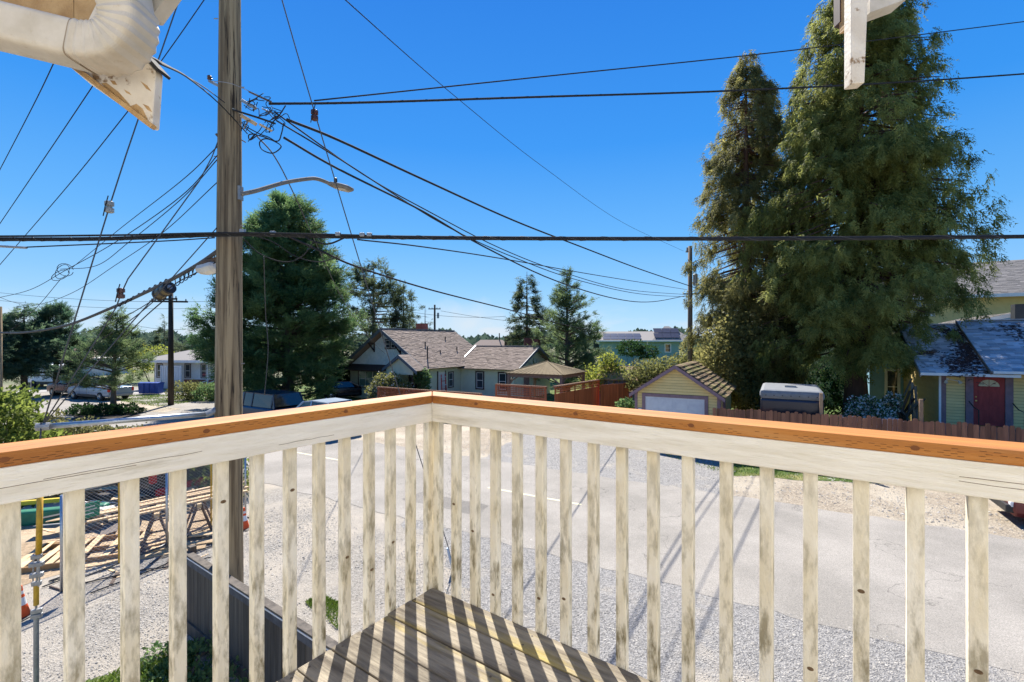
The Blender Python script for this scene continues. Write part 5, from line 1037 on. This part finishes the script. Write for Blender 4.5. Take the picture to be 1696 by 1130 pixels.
# far house roofs
fr = thing('far_house', 'distant low brown roofed house seen above the bungalow wing', 'house', P(810, 575, 58)); fr.location.z = 0
MB().prism([(-2.6, 0, 3.6), (3, 0, 3.6), (1.6, 2, 4.75), (-1.2, 2, 4.75)], (0, .1, 0)).build('roof', m_asph, fr); B('wall', -2.4, .2, 0, 2.8, 4, 3.6, m_brickdk, fr); B('chimney', 1.9, .5, 3.5, 2.6, 1.1, 5.2, m_brickdk, fr)
ol.location = P(868, 660, 44); ol.location.z = 0; tag(ol, 'dark brick chimney stack rising right behind the bungalow wing gable', 'chimney')
# white house left
wh = thing('white_house', 'white low house with hip roof and lattice screen behind the dark pole', 'house', P(256, 640, 45.5), -.12); wh.location.z = 0
B('wall', 0, 0, 0, 9, .2, 2.75, m_white, wh); B('side_wall', 0, .2, 0, .2, 7, 2.75, m_white, wh); B('brick_base', 3.2, -.06, 0, 9, -.003, .9, m_brick, wh)
MB().prism([(-.8, -.9, 2.7), (10, -.9, 2.7), (7.5, 3.5, 3.95), (2.8, 3.5, 3.95)], (0, 0, .1)).build('roof', m_asph_g, wh); MB().prism([(-.8, -.9, 2.72), (-.8, 8, 2.72), (2.8, 3.5, 3.97)], (0, 0, .1)).build('roof_hip', m_asph_g, wh); B('fascia', -.85, -1.0, 2.55, 10, -.9, 2.78, m_white, wh)
for x in (.3, 3.3, 5.0): window(wh, x, 1.1, .5, 1.25, 0, m_dkbrown, tw=.08)
B('porch_post', 6.2, -.8, 0, 6.32, -.7, 2.6, m_white, wh); B('porch_door', 6.7, -.03, .7, 7.5, -.004, 2.5, m_dkbrown, wh)
for s in (0, .8): MB().beam((5.4+s, -2.6, .2), (6.6+s, -.9, 1.0), .06, .06).build('stair_rail', m_white, wh)
ls_ = thing('lattice_screen', 'tall white lattice screen on posts before the white house', 'screen', P(266, 640, 44), -.1); ls_.location.z = 0
for x in (0, 2.05): B('post', x, -.05, 0, x+.1, .05, 2.3, m_white, ls_)
B('top_bar', 0, -.04, 2.2, 2.1, .04, 2.28, m_white, ls_)
for k in range(9): B('screen_slat', .12+k*.215, -.02, .95, .12+k*.215+.16, .01, 2.2, m_white, ls_)
for k, px in enumerate((238, 247, 256, 262)):
    b_ = thing('wheelie_bin', ('first', 'second', 'third', 'fourth')[k]+' blue wheelie bin from the left by the white house', 'bin', P(px, 654, 40.5), -.1, 'blue wheelie bins'); b_.location.z = 0
    MB().add([(-.22, -.25, .08), (.22, -.25, .08), (.22, .25, .08), (-.22, .25, .08), (-.27, -.3, .95), (.27, -.3, .95), (.27, .32, .95), (-.27, .32, .95)], [(0, 1, 5, 4), (1, 2, 6, 5), (2, 3, 7, 6), (3, 0, 4, 7), (3, 2, 1, 0), (4, 5, 6, 7)]).build('body', m_blueplastic, b_)
    MB().prism([(-.29, -.33, .95), (-.29, .34, .95), (-.29, .34, 1.0), (-.29, 0, 1.06), (-.29, -.33, .99)], (.58, 0, 0)).build('lid', m_blueplastic, b_)
# far left fence, van, house
tf = thing('tan_fence', 'tan board fence with small battlement top at far left', 'fence', P(37, 650, 47), -.1); tf.location.z = 0
for k in range(17): B('fence_board', k*.14, 0, 0, k*.14+.13, .03, 1.75, m_tanfence, tf)
for k in range(9): B('fence_merlon', k*.27, 0, 1.76, k*.27+.13, .03, 1.9, m_tanfence, tf)
fh = thing('far_left_house', 'distant house with pinkish roof behind the white van', 'house', P(50, 640, 62), -.1); fh.location.z = 0
B('wall', 0, 0, 0, 9, 6, 2.3, m_sheet, fh); MB().prism([(-.5, -.5, 2.2), (9.5, -.5, 2.2), (8, 3, 3.6), (4, 3, 3.6)], (0, 0, .1)).build('roof', M('pink_roof', (.45, .28, .22), (.38, .24, .19), 5), fh)
ss = thing('street_sign', 'green street name sign on a thin post at the far corner', 'street sign', P(51, 650, 42)); ss.location.z = 0
MB().tube([(0, 0, 0), (0, 0, 2.2)], .035, 8).build('post', m_metal, ss); B('sign_blade', -.35, -.05, 1.42, .35, -.03, 1.58, m_greensign, ss); ss.children[1].location.z = .2
B('white_notice', -.15, -.05, .9, .1, -.036, 1.2, m_white, ss)
vn = thing('box_van', 'white box van parked beyond the tan fence', 'van', P(96, 645, 47), math.pi-.15); vn.location.z = 0
MB().box(-1.6, -1, .55, 1.4, 1, 2.25).build('cargo_box', m_white, vn, bevel=.12); MB().prism([(1.42, -.95, .45), (2.5, -.95, .45), (2.5, -.95, 1.1), (1.95, -.95, 1.9), (1.42, -.95, 1.9)], (0, 1.9, 0)).build('cab', m_white, vn, bevel=.05)
MB().prism([(2.02, -.8, 1.85), (2.52, -.8, 1.15), (2.54, -.8, 1.16), (2.05, -.8, 1.87)], (0, 1.6, 0)).build('windscreen', m_cglass, vn); B('skirt', -1.6, -.95, .3, 2.3, .95, .54, m_black, vn)
for x in (-1.1, 1.7):
    for y in (-.9, .9): MB().lathe([(.33, -.1), (.36, -.06), (.36, .06), (.33, .1)], (x, y, .36), 14, 'Y').build('wheel', m_tyre, vn)
# ------------------------------------------------------------- cars
def carpaint(n, c): return M(n, c, tuple(x*.9 for x in c), 1, .25, metal=.35, spec=.6)
def car(label, cat, loc, rz, paint, kind='suv', name='parked_car', low=None, group='cars parked around the junction', scale=1.):
    r = thing(name, label, cat, loc, rz, group); r.scale = (scale,)*3
    T = {'suv': (4.3, .90, [(2.15, .35, .60, .70), (2.08, .28, .82, .82), (1.5, .24, 1.0, .89), (.95, .22, 1.06, .90), (-1.2, .22, 1.08, .90), (-1.95, .25, 1.06, .88), (-2.13, .32, .95, .80)], [(1.05, 1.05, 1.06, .80, .78), (.35, 1.05, 1.62, .82, .66), (-.3, 1.05, 1.70, .82, .68), (-1.4, 1.06, 1.66, .82, .66), (-2.02, 1.05, 1.10, .80, .74)], (1.32, -1.30)),
         'pickup': (5.6, .96, [(2.8, .42, .75, .78), (2.72, .34, 1.0, .88), (2.0, .32, 1.12, .95), (1.3, .3, 1.16, .96), (-.9, .3, 1.16, .96), (-2.6, .32, 1.14, .95), (-2.78, .4, 1.1, .92)], [(1.5, 1.15, 1.17, .86, .84), (.8, 1.15, 1.78, .88, .74), (0, 1.15, 1.84, .88, .75), (-.8, 1.15, 1.84, .88, .75), (-2.5, 1.14, 1.82, .88, .76), (-2.76, 1.12, 1.2, .87, .82)], (1.85, -1.75)),
         'truck': (5.2, .92, [(2.6, .42, .7, .76), (2.5, .34, .95, .86), (1.8, .32, 1.05, .91), (1.2, .3, 1.08, .92), (-.5, .3, 1.08, .92), (-2.4, .32, 1.05, .90), (-2.55, .4, 1.03, .88)], [(1.2, 1.06, 1.08, .82, .8), (.6, 1.06, 1.62, .84, .70), (-.25, 1.06, 1.66, .84, .70), (-.55, 1.06, 1.1, .83, .78)], (1.65, -1.6)),
         'sedan': (4.5, .88, [(2.25, .32, .55, .68), (2.15, .24, .72, .80), (1.4, .22, .88, .87), (.8, .2, .93, .88), (-1.3, .2, .95, .88), (-2.1, .24, .90, .85), (-2.22, .3, .8, .78)], [(.9, .92, .94, .78, .76), (.1, .92, 1.38, .80, .62), (-.9, .92, 1.40, .80, .62), (-1.7, .93, .97, .78, .74)], (1.35, -1.35))}[kind]
    L, hw, body, gh, ax = T; mb = MB(); n = 10; rings = []
    for x, zb, zt, w in body:
        rings.append([(x, -w*.9, zb), (x, -w, zb+.12), (x, -w*1.0, (zb+zt)/2), (x, -w*.985, zt-.10), (x, -w*.88, zt), (x, w*.88, zt), (x, w*.985, zt-.10), (x, w, (zb+zt)/2), (x, w, zb+.12), (x, w*.9, zb)])
    mb.add([v for g_ in rings for v in g_], [(i*n+k, i*n+(k+1) % n, (i+1)*n+(k+1) % n, (i+1)*n+k) for i in range(len(body)-1) for k in range(n)]+[tuple(range(n)), tuple(range((len(body)-1)*n, len(body)*n))])
    mb.build('body', paint, r, smooth=True, bevel=.02)
    mb = MB(); rg = [[(x, -a, z0), (x+(0), -b, z1), (x, b, z1), (x, a, z0)] for x, z0, z1, a, b in gh]
    mb.add([v for g_ in rg for v in g_], [(i*4+k, i*4+(k+1) % 4, (i+1)*4+(k+1) % 4, (i+1)*4+k) for i in range(len(gh)-1) for k in range(4)]); mb.build('windows', m_cglass, r)
    rt = [g_ for g_ in gh if g_[2]-g_[1] > .3]
    mb = MB(); top = [(x, -b-.015, z1+.012) for x, z0, z1, a, b in rt]; t2 = [(x, b+.015, z1+.012) for x, z0, z1, a, b in rt]
    k = len(rt); mb.add(top+t2+[(x, y, z-.05) for x, y, z in top+t2], [(i, i+1, k+i+1, k+i) for i in range(k-1)]+[(i+1, i, 2*k+i, 2*k+i+1) for i in range(k-1)]+[(k+i, k+i+1, 3*k+i+1, 3*k+i) for i in range(k-1)]+[(0, k, 3*k, 2*k), (k-1, 2*k-1, 4*k-1, 3*k-1)]); mb.build('roof', paint, r)
    for s in (-1, 1):
        def pt(i, t): 
            x, z0, z1, a, b = gh[i]; return Vector((x, s*(a+(b-a)*t+.012), z0+(z1-z0)*t))
        pil = [(pt(0, 0), pt(1, 1)), (pt(len(gh)-1, 0), pt(len(gh)-2, 1))]
        for i in range(1, len(gh)-1): pil.append((pt(i, 0), pt(i, 1))) if (i % 2 == 0 or kind == 'pickup') else None
        for a_, b_ in pil: MB().beam(a_, b_, .09, .04, (0, 1, 0)).build('pillar', paint, r)
        xm = ax[0]-.55; MB().cbox((xm, s*(hw+.08), 1.12 if kind != 'sedan' else .95), .12, .16, .12).build('mirror', m_black, r, bevel=.02)
        xr, xf = body[-1][0], body[0][0]; MB().cbox((xr+.04, s*(body[-1][3]-.06), body[-1][2]-.18), .12, .16, .28).build('tail_light', m_red, r, bevel=.02); MB().cbox((xf-.08, s*(body[0][3]-.06), body[0][2]-.02), .14, .26, .14).build('headlight', m_reflect, r, bevel=.02)
        for x in ax:
            w_ = MB().lathe([(.27, -.11), (.335, -.10), (.345, -.05), (.345, .05), (.335, .10), (.27, .11)], (x, s*(hw-.09), .345), 18, 'Y').build('wheel', m_tyre, r); MB().lathe([(.0, 0), (.05, .015*s), (.16, .0), (.20, .02*s), (.21, .0)], (x, s*(hw-.09)+s*.105, .345), 12, 'Y').build('rim', m_rim, w_)
            MB().lathe([(.40, -.02), (.40, .02)], (x, s*(hw-.055), .37), 18, 'Y').build('wheel_arch', m_black, r)
        B('sill_trim', ax[1]+.5, s*hw-.02, .30, ax[0]-.5, s*hw+.012, .48, low or m_black, r)
        for x in (ax[0]-.75, ax[0]-1.7): B('door_seam', x, s*hw-.01 if s > 0 else s*hw-.004, .45, x+.012, s*hw+.004 if s > 0 else s*hw+.01, 1.0, m_black, r)
    MB().cbox((body[0][0]-.02, 0, .42), .18, hw*1.7, .2).build('bumper', low or m_black, r, bevel=.03); MB().cbox((body[-1][0]+.02, 0, .45), .18, hw*1.7, .2).build('bumper', low or m_metal, r, bevel=.03)
    return r
dirl = TH+math.pi
car('dark blue grey pickup with matching canopy parked beyond the timber pole', 'pickup', UN(-25.1, 15.6), dirl, carpaint('dark_slate_paint', (.045, .055, .085)), 'pickup', 'pickup_truck', M('beige_lower_paint', (.32, .27, .22)))
car('silver blue estate car parked behind the dark pickup', 'car', UN(-19.95, 15.6), dirl, carpaint('silver_blue_paint', (.30, .38, .48)), 'suv')
car('black saloon in the driveway left of the bungalow', 'car', P(575, 655, 38)*1., .5, carpaint('black_paint', (.02, .02, .025)), 'sedan').location.z = 0
car('maroon pickup parked on the far left street', 'pickup', G(128, 655), math.pi-.35, carpaint('maroon_paint', (.12, .015, .03)), 'truck', 'pickup_truck')
car('white and blue pickup half hidden by the small spruce', 'pickup', G(166, 661), math.pi-.35, carpaint('pale_blue_paint', (.26, .32, .40)), 'truck', 'pickup_truck')
car('dark red car whose front wheel shows at the right edge', 'car', UN(7.25, 17.0), dirl, carpaint('brick_red_paint', (.14, .03, .03)), 'sedan')
car('black truck with red stripe standing behind the building lot', 'truck', UN(-17.4, 6.8), dirl+.1, carpaint('black_red_paint', (.03, .03, .03)), 'truck', 'pickup_truck', m_red)
# trailer
tl = thing('cargo_trailer', 'black enclosed trailer with white rounded roof behind the picket fence', 'trailer', UN(-.0, 22.1), TH); tl.location = P(1309, 600, 19.2); tl.location.z = 0
MB().box(-1.05, -1.6, .45, 1.05, 1.8, 2.38).build('body', carpaint('trailer_black', (.03, .032, .045)), tl, bevel=.10)
MB().box(-1.07, -1.62, 2.34, 1.07, 1.82, 2.72).build('roof_cap', M('grey_white_roof', (.19, .20, .21), (.15, .16, .17), 5, .7), tl, bevel=.14)
for k in range(7): MB().cbox((-.85+k*.28, -1.625, 2.50), .035, .02, .035).build('marker_light', m_black, tl)
B('roof_vent', -.2, -.3, 2.72, .2, .1, 2.80, m_metal, tl)
for x in (-1.0, 1.0): MB().lathe([(.28, -.08), (.33, -.05), (.33, .05), (.28, .08)], (x, .1, .33), 14, 'X').build('wheel', m_tyre, tl)
MB().beam((0, -1.6, .5), (0, -2.7, .5), .1, .1).build('tow_bar', m_black, tl)
# adirondack chair
ac = thing('adirondack_chair', 'white slatted fan back garden chair behind the picket fence', 'chair', P(1486, 690, 18.3), TH+2.6); ac.location.z = 0.35
for k in range(7):
    t = (k-3)/3; MB().beam((t*.2, .1, .35), (t*.36, .32, 1.28-.10*t*t), .085, .02, (0, 1, .3)).build('back_slat', m_white, ac)
for k in range(5): B('seat_slat', -.28, -.45+k*.1, .33+.0*k, .28, -.37+k*.1, .35, m_white, ac)
for s in (-1, 1):
    B('arm', s*.36-.06, -.5, .56, s*.36+.06, .25, .585, m_white, ac)
    for yy in (-.42, .2): B('leg', s*.34-.02, yy-.04, 0, s*.34+.02, yy+.04, .56, m_white, ac)
fc = thing('folding_chair', 'folding chair with crossed white legs beside the blossoming shrub', 'chair', P(1465, 690, 18.6), .4); fc.location.z = .4
for s in (-.22, .22):
    MB().beam((s, -.25, 0), (s, .28, 1.05), .03, .03).build('leg', m_white, fc); MB().beam((s, .3, 0), (s, -.22, .55), .03, .03).build('leg', m_white, fc)
B('seat', -.22, -.25, .48, .22, .12, .51, m_slate_trim, fc); B('backrest', -.22, .2, .75, .22, .24, 1.0, m_slate_trim, fc)
hb = thing('yard_clutter', 'clutter of boards and posts leaning by the side of the yellow house', 'clutter', UN(5.1, 26.2), TH)
rq = random.Random(9)
for k in range(16): MB().beam((rq.uniform(-.9, .5), rq.uniform(-.4, 1.5), .3), (rq.uniform(-.9, .5), rq.uniform(-.2, 1.7), rq.uniform(1.6, 3.0)), rq.uniform(.05, .14), .04).build('leaning_board', rq.choice([m_gztimber, m_metal, m_tanfence, m_dkbrown, m_darkfence]), hb)
# ------------------------------------------------------------- trees
conifer('cedar_tree', 'huge drooping olive green cedar filling the right side', 'cedar', (17.2, 23.4, 0), 23.6,
        [(.1, 3.2, 1.3), (.15, 4.2, 1.8), (.28, 5.0, 3.4), (.35, 5.0, 4.3), (.41, 4.9, 4.8), (.53, 4.7, 4.4), (.66, 4.1, 3.5), (.79, 3.0, 3.1), (.915, 2.0, 2.2), (1, .8, .9)], l_cedar, m_barkred, 'cedar', 620, 84000, .54, 5, .17, .5, seed=11, width=.36, clump=1.3, thick=.26, gap=.8, per=11, rn=(.6, 1.1), lean=(.2, 0))
conifer('cedar_tree', 'slimmer rusty green cedar standing left behind the huge one', 'cedar', (13.6, 27.2, 0), 21.3,
        [(0, 3.6, 2.4), (.15, 3.6, 3), (.35, 3.2, 3.6), (.6, 2.8, 3.4), (.78, 2.0, 2.6), (.92, 1.3, 1.5), (1, .3, .4)], l_cedar2, m_barkred, 'cedar', 460, 46000, .53, 5, .06, .35, seed=12, width=.34, clump=1.3, thick=.28, gap=.9, per=11, rn=(.6, 1.05))
conifer('conifer_tree', 'large dark green conifer left of centre behind the pickup', 'conifer', (-15.9, 33.2, 0), 14.6,
        [(0, 4.6, 3.8), (.15, 5.6, 4.2), (.35, 5.5, 4.5), (.55, 4.4, 3.9), (.75, 3.0, 2.9), (.9, 1.7, 2.0), (1, .6, .8)], l_fir, m_bark, 'fir', 320, 34000, .72, 6, .04, .4, seed=13, width=.36, clump=1.0, per=9, rn=(.65, 1.12))
conifer('pine_tree', 'dark gappy pine behind the left end of the bungalow', 'pine', (-13.6, 46, 0), 12.4,
        [(0, 2, 2), (.2, 3.2, 3), (.5, 3.6, 3.6), (.75, 2.8, 3.4), (.9, 1.8, 1.8), (1, .7, .7)], l_pine, m_bark, 'pine', 90, 3200, .7, 6, .12, .3, seed=14, gap=1.1)
conifer('pine_tree', 'tall dark treetop to the right of the dark gappy pine', 'pine', (-10.9, 47, 0), 9.6, [(0, 1.5, 1.5), (.5, 1.8, 2.0), (.85, 1.2, 1.4), (1, .4, .4)], l_pine, m_bark, 'pine', 50, 1200, .7, 6, .2, .25, seed=24, gap=1.2)
conifer('spruce_tree', 'dark narrow spruce with layered branches behind the bungalow wing', 'spruce', (1.75, 55, 0), 12.9,
        [(0, 3.2, 3.2), (.3, 2.9, 2.9), (.55, 2.2, 2.4), (.8, 1.3, 1.3), (1, .15, .15)], l_pine, m_bark, 'spruce', 120, 2600, .75, 6, .12, .25, seed=15)
conifer('conifer_tree', 'olive tinged conifer with spiky top behind the gazebo', 'conifer', (4.7, 40, 0), 10.6,
        [(0, 3.6, 3.8), (.25, 3.2, 3.4), (.5, 2.2, 2.5), (.75, 1.1, 1.4), (1, .12, .15)], l_spruce, m_bark, 'up', 200, 10000, .5, 6, .03, .25, seed=16, width=.36, clump=.7, rn=(.6, 1.2), gap=1.2)
conifer('spruce_tree', 'small open spruce on the mulch island at the left junction', 'spruce', (-25.9, 30.4, 0), 6.7,
        [(0, 1.3, 1.3), (.18, 2.4, 2.3), (.4, 2.2, 2.1), (.65, 1.3, 1.5), (.85, .5, .8), (1, .1, .2)], l_spruce, m_bark, 'up', 80, 5200, .42, 6, .20, .17, seed=17, width=.36, lean=(.3, 0), clump=.55, per=8, rn=(.55, 1.25), gap=1.7)
for k, (px, d, top, rl, lab) in enumerate(((-12, 36, 520, 2.5, 'left edge conifer with drooping dark branches'), (40, 38, 507, 2.9, 'broad blue green conifer with swept top at far left'), (93, 40, 509, 2.1, 'pointed conifer rising right of the broad one at far left'))):
    H = EYE-(top-565)/FPX*d; conifer('conifer_tree', lab, 'conifer', ((px-848)/FPX*d, d, 0), H, [(0, rl*.6, rl*.6), (.3, rl, rl*1.1), (.6, rl*.9, rl*.8), (.85, rl*.5, rl*.5), (1, .1, .2)], l_fir_b, m_bark, 'spruce' if k != 2 else 'up', 90, 4200, .6, 6, .22, .25, seed=30+k, group='conifers at the far left corner')
for k, (px, d, top, rl, lab) in enumerate(((272, 95, 526, 2.2, 'small dark cypress behind the white house roof'), (320, 80, 553, 1.4, 'tiny conifer tip beside the timber pole'), (704, 72, 505, 2.2, 'small distant conifer left of the crossarm pole'), (678, 70, 516, 1.2, 'slim distant conifer left of its taller neighbour'), (232, 90, 560, 1.8, 'tiny round treetop right of the mulch island spruce'), (300, 100, 566, 2.5, 'tiny low treetop right of the small cypress'))):
    H = EYE-(top-565)/FPX*d; conifer('conifer_tree', lab, 'conifer', ((px-848)/FPX*d, d, 0), H, [(0, rl, rl), (.4, rl*.9, rl*.9), (.7, rl*.55, rl*.55), (1, .1, .1)], l_pine, m_bark, 'spruce', 50, 900, .8, 5, .1, .2, seed=50+k, group='small conifers in the distance')
# ------------------------------------------------------------- bushes, hedges
def at(px, d): return ((px-848)/FPX*d, d, 0)
bush('broadleaf_bush', 'big bright leafy bush at the left edge above the railing', 'bush', at(8, 13.2), [(0, 0, 1.5, 1.15, 1., 1.55), (-1.0, .2, 1.8, 1.2, 1, 1.7), (.7, -.1, .8, .8, .8, 1.0), (-1.8, 0, 1.2, 1, 1, 1.4)], l_bush, m_bark, 17000, .13, 61, stems=16)
bush('ivy_hedge', 'low tangled hedge of small leaves behind the pipe strut', 'hedge', at(165, 17.0), [(-2.6, .6, .8, 1., .6, 1.0), (-1.6, .2, .75, 1., .6, .95), (-.6, 0, .7, 1, .6, .95), (.5, -.3, .7, 1., .6, .9), (1.5, -.6, .65, 1, .6, .85), (2.6, -.9, .6, 1., .6, .75)], l_ivy, m_bark, 16000, .11, 62, stems=30)
bush('island_shrub', 'low dark green ground shrubs under the small spruce', 'shrub', at(178, 29.6), [(-1.4, -.2, .1, .9, .7, .45), (0, -.3, .15, 1, .8, .5), (1.2, 0, .1, .9, .7, .45)], l_dark, m_bark, 5000, .14, 63, stems=6)
sheet('mulch_island', [at(118, 27.2), at(160, 26.3), at(210, 26.8), at(232, 29), at(215, 31.5), at(165, 31.8), at(130, 30)], .022, m_mulch_ := g_mulch, .1)
bush('blossoming_shrub', 'pale flowering shrub before the bungalow front window', 'shrub', at(645, 32.5), [(-.3, 0, 1.0, 1.2, .9, 1.2), (.7, 0, .9, 1.0, .8, 1.0), (.2, 0, 1.5, .8, .7, .7), (1.6, .1, .6, .8, .7, .7)], l_olive, m_bark, 8000, .13, 64, extra=(l_white, 900, .10))
bush('porch_vine', 'dark vine hanging on the bungalow porch corner', 'vine', at(698, 33.4), [(0, 0, 2.0, .65, .5, .55), (.2, 0, 1.4, .4, .4, .6)], l_fir, m_bark, 2500, .12, 65)
bush('white_blossom_bush', 'white flowering bush behind the picket fence by the cedar trunk', 'bush', at(1432, 20.3), [(0, 0, 1.55, .75, .6, .62), (.5, 0, 1.3, .6, .5, .5), (-.5, 0, 1.1, .6, .5, .5), (1.15, .1, 1.7, .35, .3, .4), (1.2, 0, 2.1, .3, .3, .25)], l_fir, m_bark, 3000, .10, 66, stems=14, extra=(l_white, 1500, .10))
bush('deciduous_tree', 'lime green budding small tree left of the garage', 'tree', at(1012, 32), [(0, 0, 2.2, 1.4, 1.2, 1.2), (1.3, 0, 1.9, 1.1, 1, 1.1), (-1.2, 0, 1.8, 1.0, 1, 1.1), (-.2, 0, 3.2, .7, .7, .7)], l_lime, m_bark, 5200, .15, 67, stems=18, shell=.9, stemr=.03)
bush('deciduous_tree', 'yellowish leafy tree directly behind the garage roof', 'tree', at(1108, 30), [(0, 0, 2.3, 1.6, 1.3, 1.2), (1.5, 0, 2.7, 1.3, 1.1, 1.4), (-1.5, 0, 2.2, 1.4, 1.1, 1.1), (2.7, .2, 2.9, 1.2, 1.1, 1.7)], l_olive, m_bark, 13000, .15, 68, stems=18, shell=.7, stemr=.03)
bush('evergreen_shrub', 'dark olive shrub mass filling between garage and cedar', 'shrub', at(1205, 25), [(0, 0, 3.4, 1.5, 1.2, 2.3), (1.3, 0, 2.2, 1.3, 1., 1.8), (.9, 0, 4.5, 1.2, 1.0, 1.6), (2.1, -.5, 1.2, 1.1, .8, 1.3)], l_cedar2, m_bark, 12000, .17, 69, stems=12, shell=.6)
bush('added_dark_hedge', 'added tall dark evergreen hedge behind the black trailer and cedar trunk', 'hedge', at(1345, 28.5), [(0, 0, 1.8, 1.8, .9, 1.9), (1.8, -.5, 1.6, 1.6, .9, 1.8), (-1.8, .6, 1.9, 1.7, .9, 2.0), (3.2, -.9, 1.5, 1.2, .8, 1.5)], l_dark, m_bark, 11000, .17, 78, stems=16, shell=.6)  # added hedge; the gloom under the cedar is put into its leaf colour
bush('evergreen_shrub', 'round dark evergreen tuft before the teal house', 'shrub', at(1045, 60), [(0, 0, 3.6, 1.7, 1.3, 1.0), (2, 0, 3.2, 1.5, 1.2, .9)], l_dark, m_bark, 2500, .25, 70)
bush('dark_hedge', 'dark leaved hedge left of the bungalow front wall', 'hedge', at(560, 38.5), [(0, 0, 2.4, 1.0, 1, 2.6), (-.9, 0, 1.8, .9, .9, 1.6), (.4, .5, 1.6, .9, .9, 1.6)], l_dark, m_bark, 6000, .2, 71, shell=.6)  # hedge in the dark leaf material
bush('clipped_hedge', 'rounded clipped hedge beside the dark pole', 'hedge', at(313, 36.6), [(-.3, 0, .5, 1.3, .8, .85), (.7, 0, .55, 1.1, .8, .8)], l_olive, m_bark, 5000, .11, 72); bush('clipped_hedge', 'darker clipped hedge between its neighbour and the timber pole', 'hedge', at(346, 36), [(0, 0, .5, 1.1, .8, .8), (1, 0, .5, 1.0, .8, .8)], l_fir, m_bark, 4500, .11, 73)
bush('lime_shrub', 'yellow green treetop behind the mulch island spruce', 'tree', at(258, 52), [(0, 0, 2.6, 2.0, 1.3, 1.4), (-2, 0, 2.2, 1.5, 1, 1.2)], l_lime, m_bark, 3000, .2, 74)
bush('fence_shrub', 'dark green shrub at the foot of the red fence by the garage', 'shrub', at(1037, 22.6), [(0, 0, .9, .55, .4, .8)], l_fir, m_bark, 2500, .12, 75)
for k, (px, n_) in enumerate(((760, 22), (815, 22.3), (870, 23.), (920, 23))): bush('border_plant', ('leftmost', 'second', 'third', 'rightmost')[k]+' dark border plant along the red fence foot', 'plant', UN((px-848)/FPX*26, 21.4+.15*k), [(0, 0, .3, .9, .4, .45), (.8, 0, .25, .7, .35, .4)], l_dark, m_bark, 1600, .12, 80+k, stems=4, group='plants along the red fence')
bush('hedge_behind_lot', 'green hedge beyond the chain link by the timber pole', 'hedge', at(338, 14.0), [(0, 0, .6, .8, .5, .8), (.9, 0, .5, .7, .5, .7)], l_bush, m_bark, 3500, .09, 85)
bush('ground_ivy', 'dark ivy clump at the foot of the dark fence', 'ivy', G(322, 1112), [(0, 0, .0, .5, .4, .32), (.5, -.35, .0, .5, .4, .3), (-.5, .2, 0, .4, .3, .22)], l_fir, m_bark, 3500, .06, 86, stems=4)
# distant woods
rng = np.random.default_rng(91); n = 26000; ang = rng.uniform(-1.25, 1.25, n); dd = rng.uniform(170, 330, n); hh = 6.2+2.2*np.sin(ang*23)+1.5*np.sin(ang*71)+rng.normal(0, .7, n)
hh *= dd/250; z_ = hh*rng.beta(1.6, 1., n); C_ = np.column_stack([np.sin(ang)*dd/np.cos(ang)*np.cos(ang), dd, z_]); U_ = np.column_stack([rng.normal(0, .6, (n, 2)), np.ones(n)]); U_ = norm(U_)*rng.uniform(1.5, 3.5, n)[:, None]; C_[:, 0] = np.tan(ang)*dd*.9
V_ = np.column_stack([np.ones(n)*1.1, rng.normal(0, .3, n), np.zeros(n)]); v, q, t = leafset(C_, U_, V_, rng.uniform(0, 1, n)); o = bpy.data.objects.new('distant_woods', npmesh('distant_woods', v, q, leafmat('far_leaf', (.03, .055, .045), (.07, .10, .07)), t)); link(o); o['kind'] = 'stuff'
# ground scatter
stones('loose_gravel', [(-8, 6.2), (-4, 5.0), (4, 4.8), (9, 4.0), (9, 5.2), UN(9, 9.05)[:2], UN(-4, 9.3)[:2], UN(-12, 9.5)[:2], (-9, 9)], 60000, .0095)
stones('road_edge_gravel', [UN(-14, 8.7)[:2], UN(14, 8.6)[:2], UN(14, 9.5)[:2], UN(-14, 9.7)[:2]], 9000, .011, 21)
stones('far_road_edge_gravel', [UN(-20, 15.0)[:2], UN(16, 15.0)[:2], UN(16, 15.6)[:2], UN(-20, 15.6)[:2]], 5000, .013, 22)
stones('far_gravel', [UN(-14, 15.4)[:2], UN(14, 15.4)[:2], UN(14, 19.2)[:2], UN(-14, 20)[:2]], 16000, .018, 9)
grass('lawn_grass', [G(292, 1076)[:2], G(330, 1060)[:2], (-3.4, 5.0), (-4.0, 3.5), (-6.5, 4.2), G(150, 1132)[:2]], 14000, .07, m_grass)
grass('verge_grass', [G(505, 1000)[:2], G(560, 1045)[:2], G(560, 1000)[:2], G(530, 985)[:2]], 5000, .06, m_grass, 6)
grass('far_verge_grass', [UN(-1.6, 17.6)[:2], UN(4.2, 19.2)[:2], UN(12, 19.9)[:2], UN(12, 20.3)[:2], UN(-6, 20.6)[:2]], 9000, .10, m_grass, 7)
grass('fence_foot_grass', [UN(-20, 20.9)[:2], UN(-6, 21.0)[:2], UN(-6, 22)[:2], UN(-20, 22)[:2]], 7000, .14, m_grass, 8)
grass('junction_grass', [G(168, 656)[:2], G(300, 654)[:2], G(350, 662)[:2], G(260, 675)[:2], G(310, 682)[:2], G(190, 664)[:2]], 9000, .12, m_grass, 9)
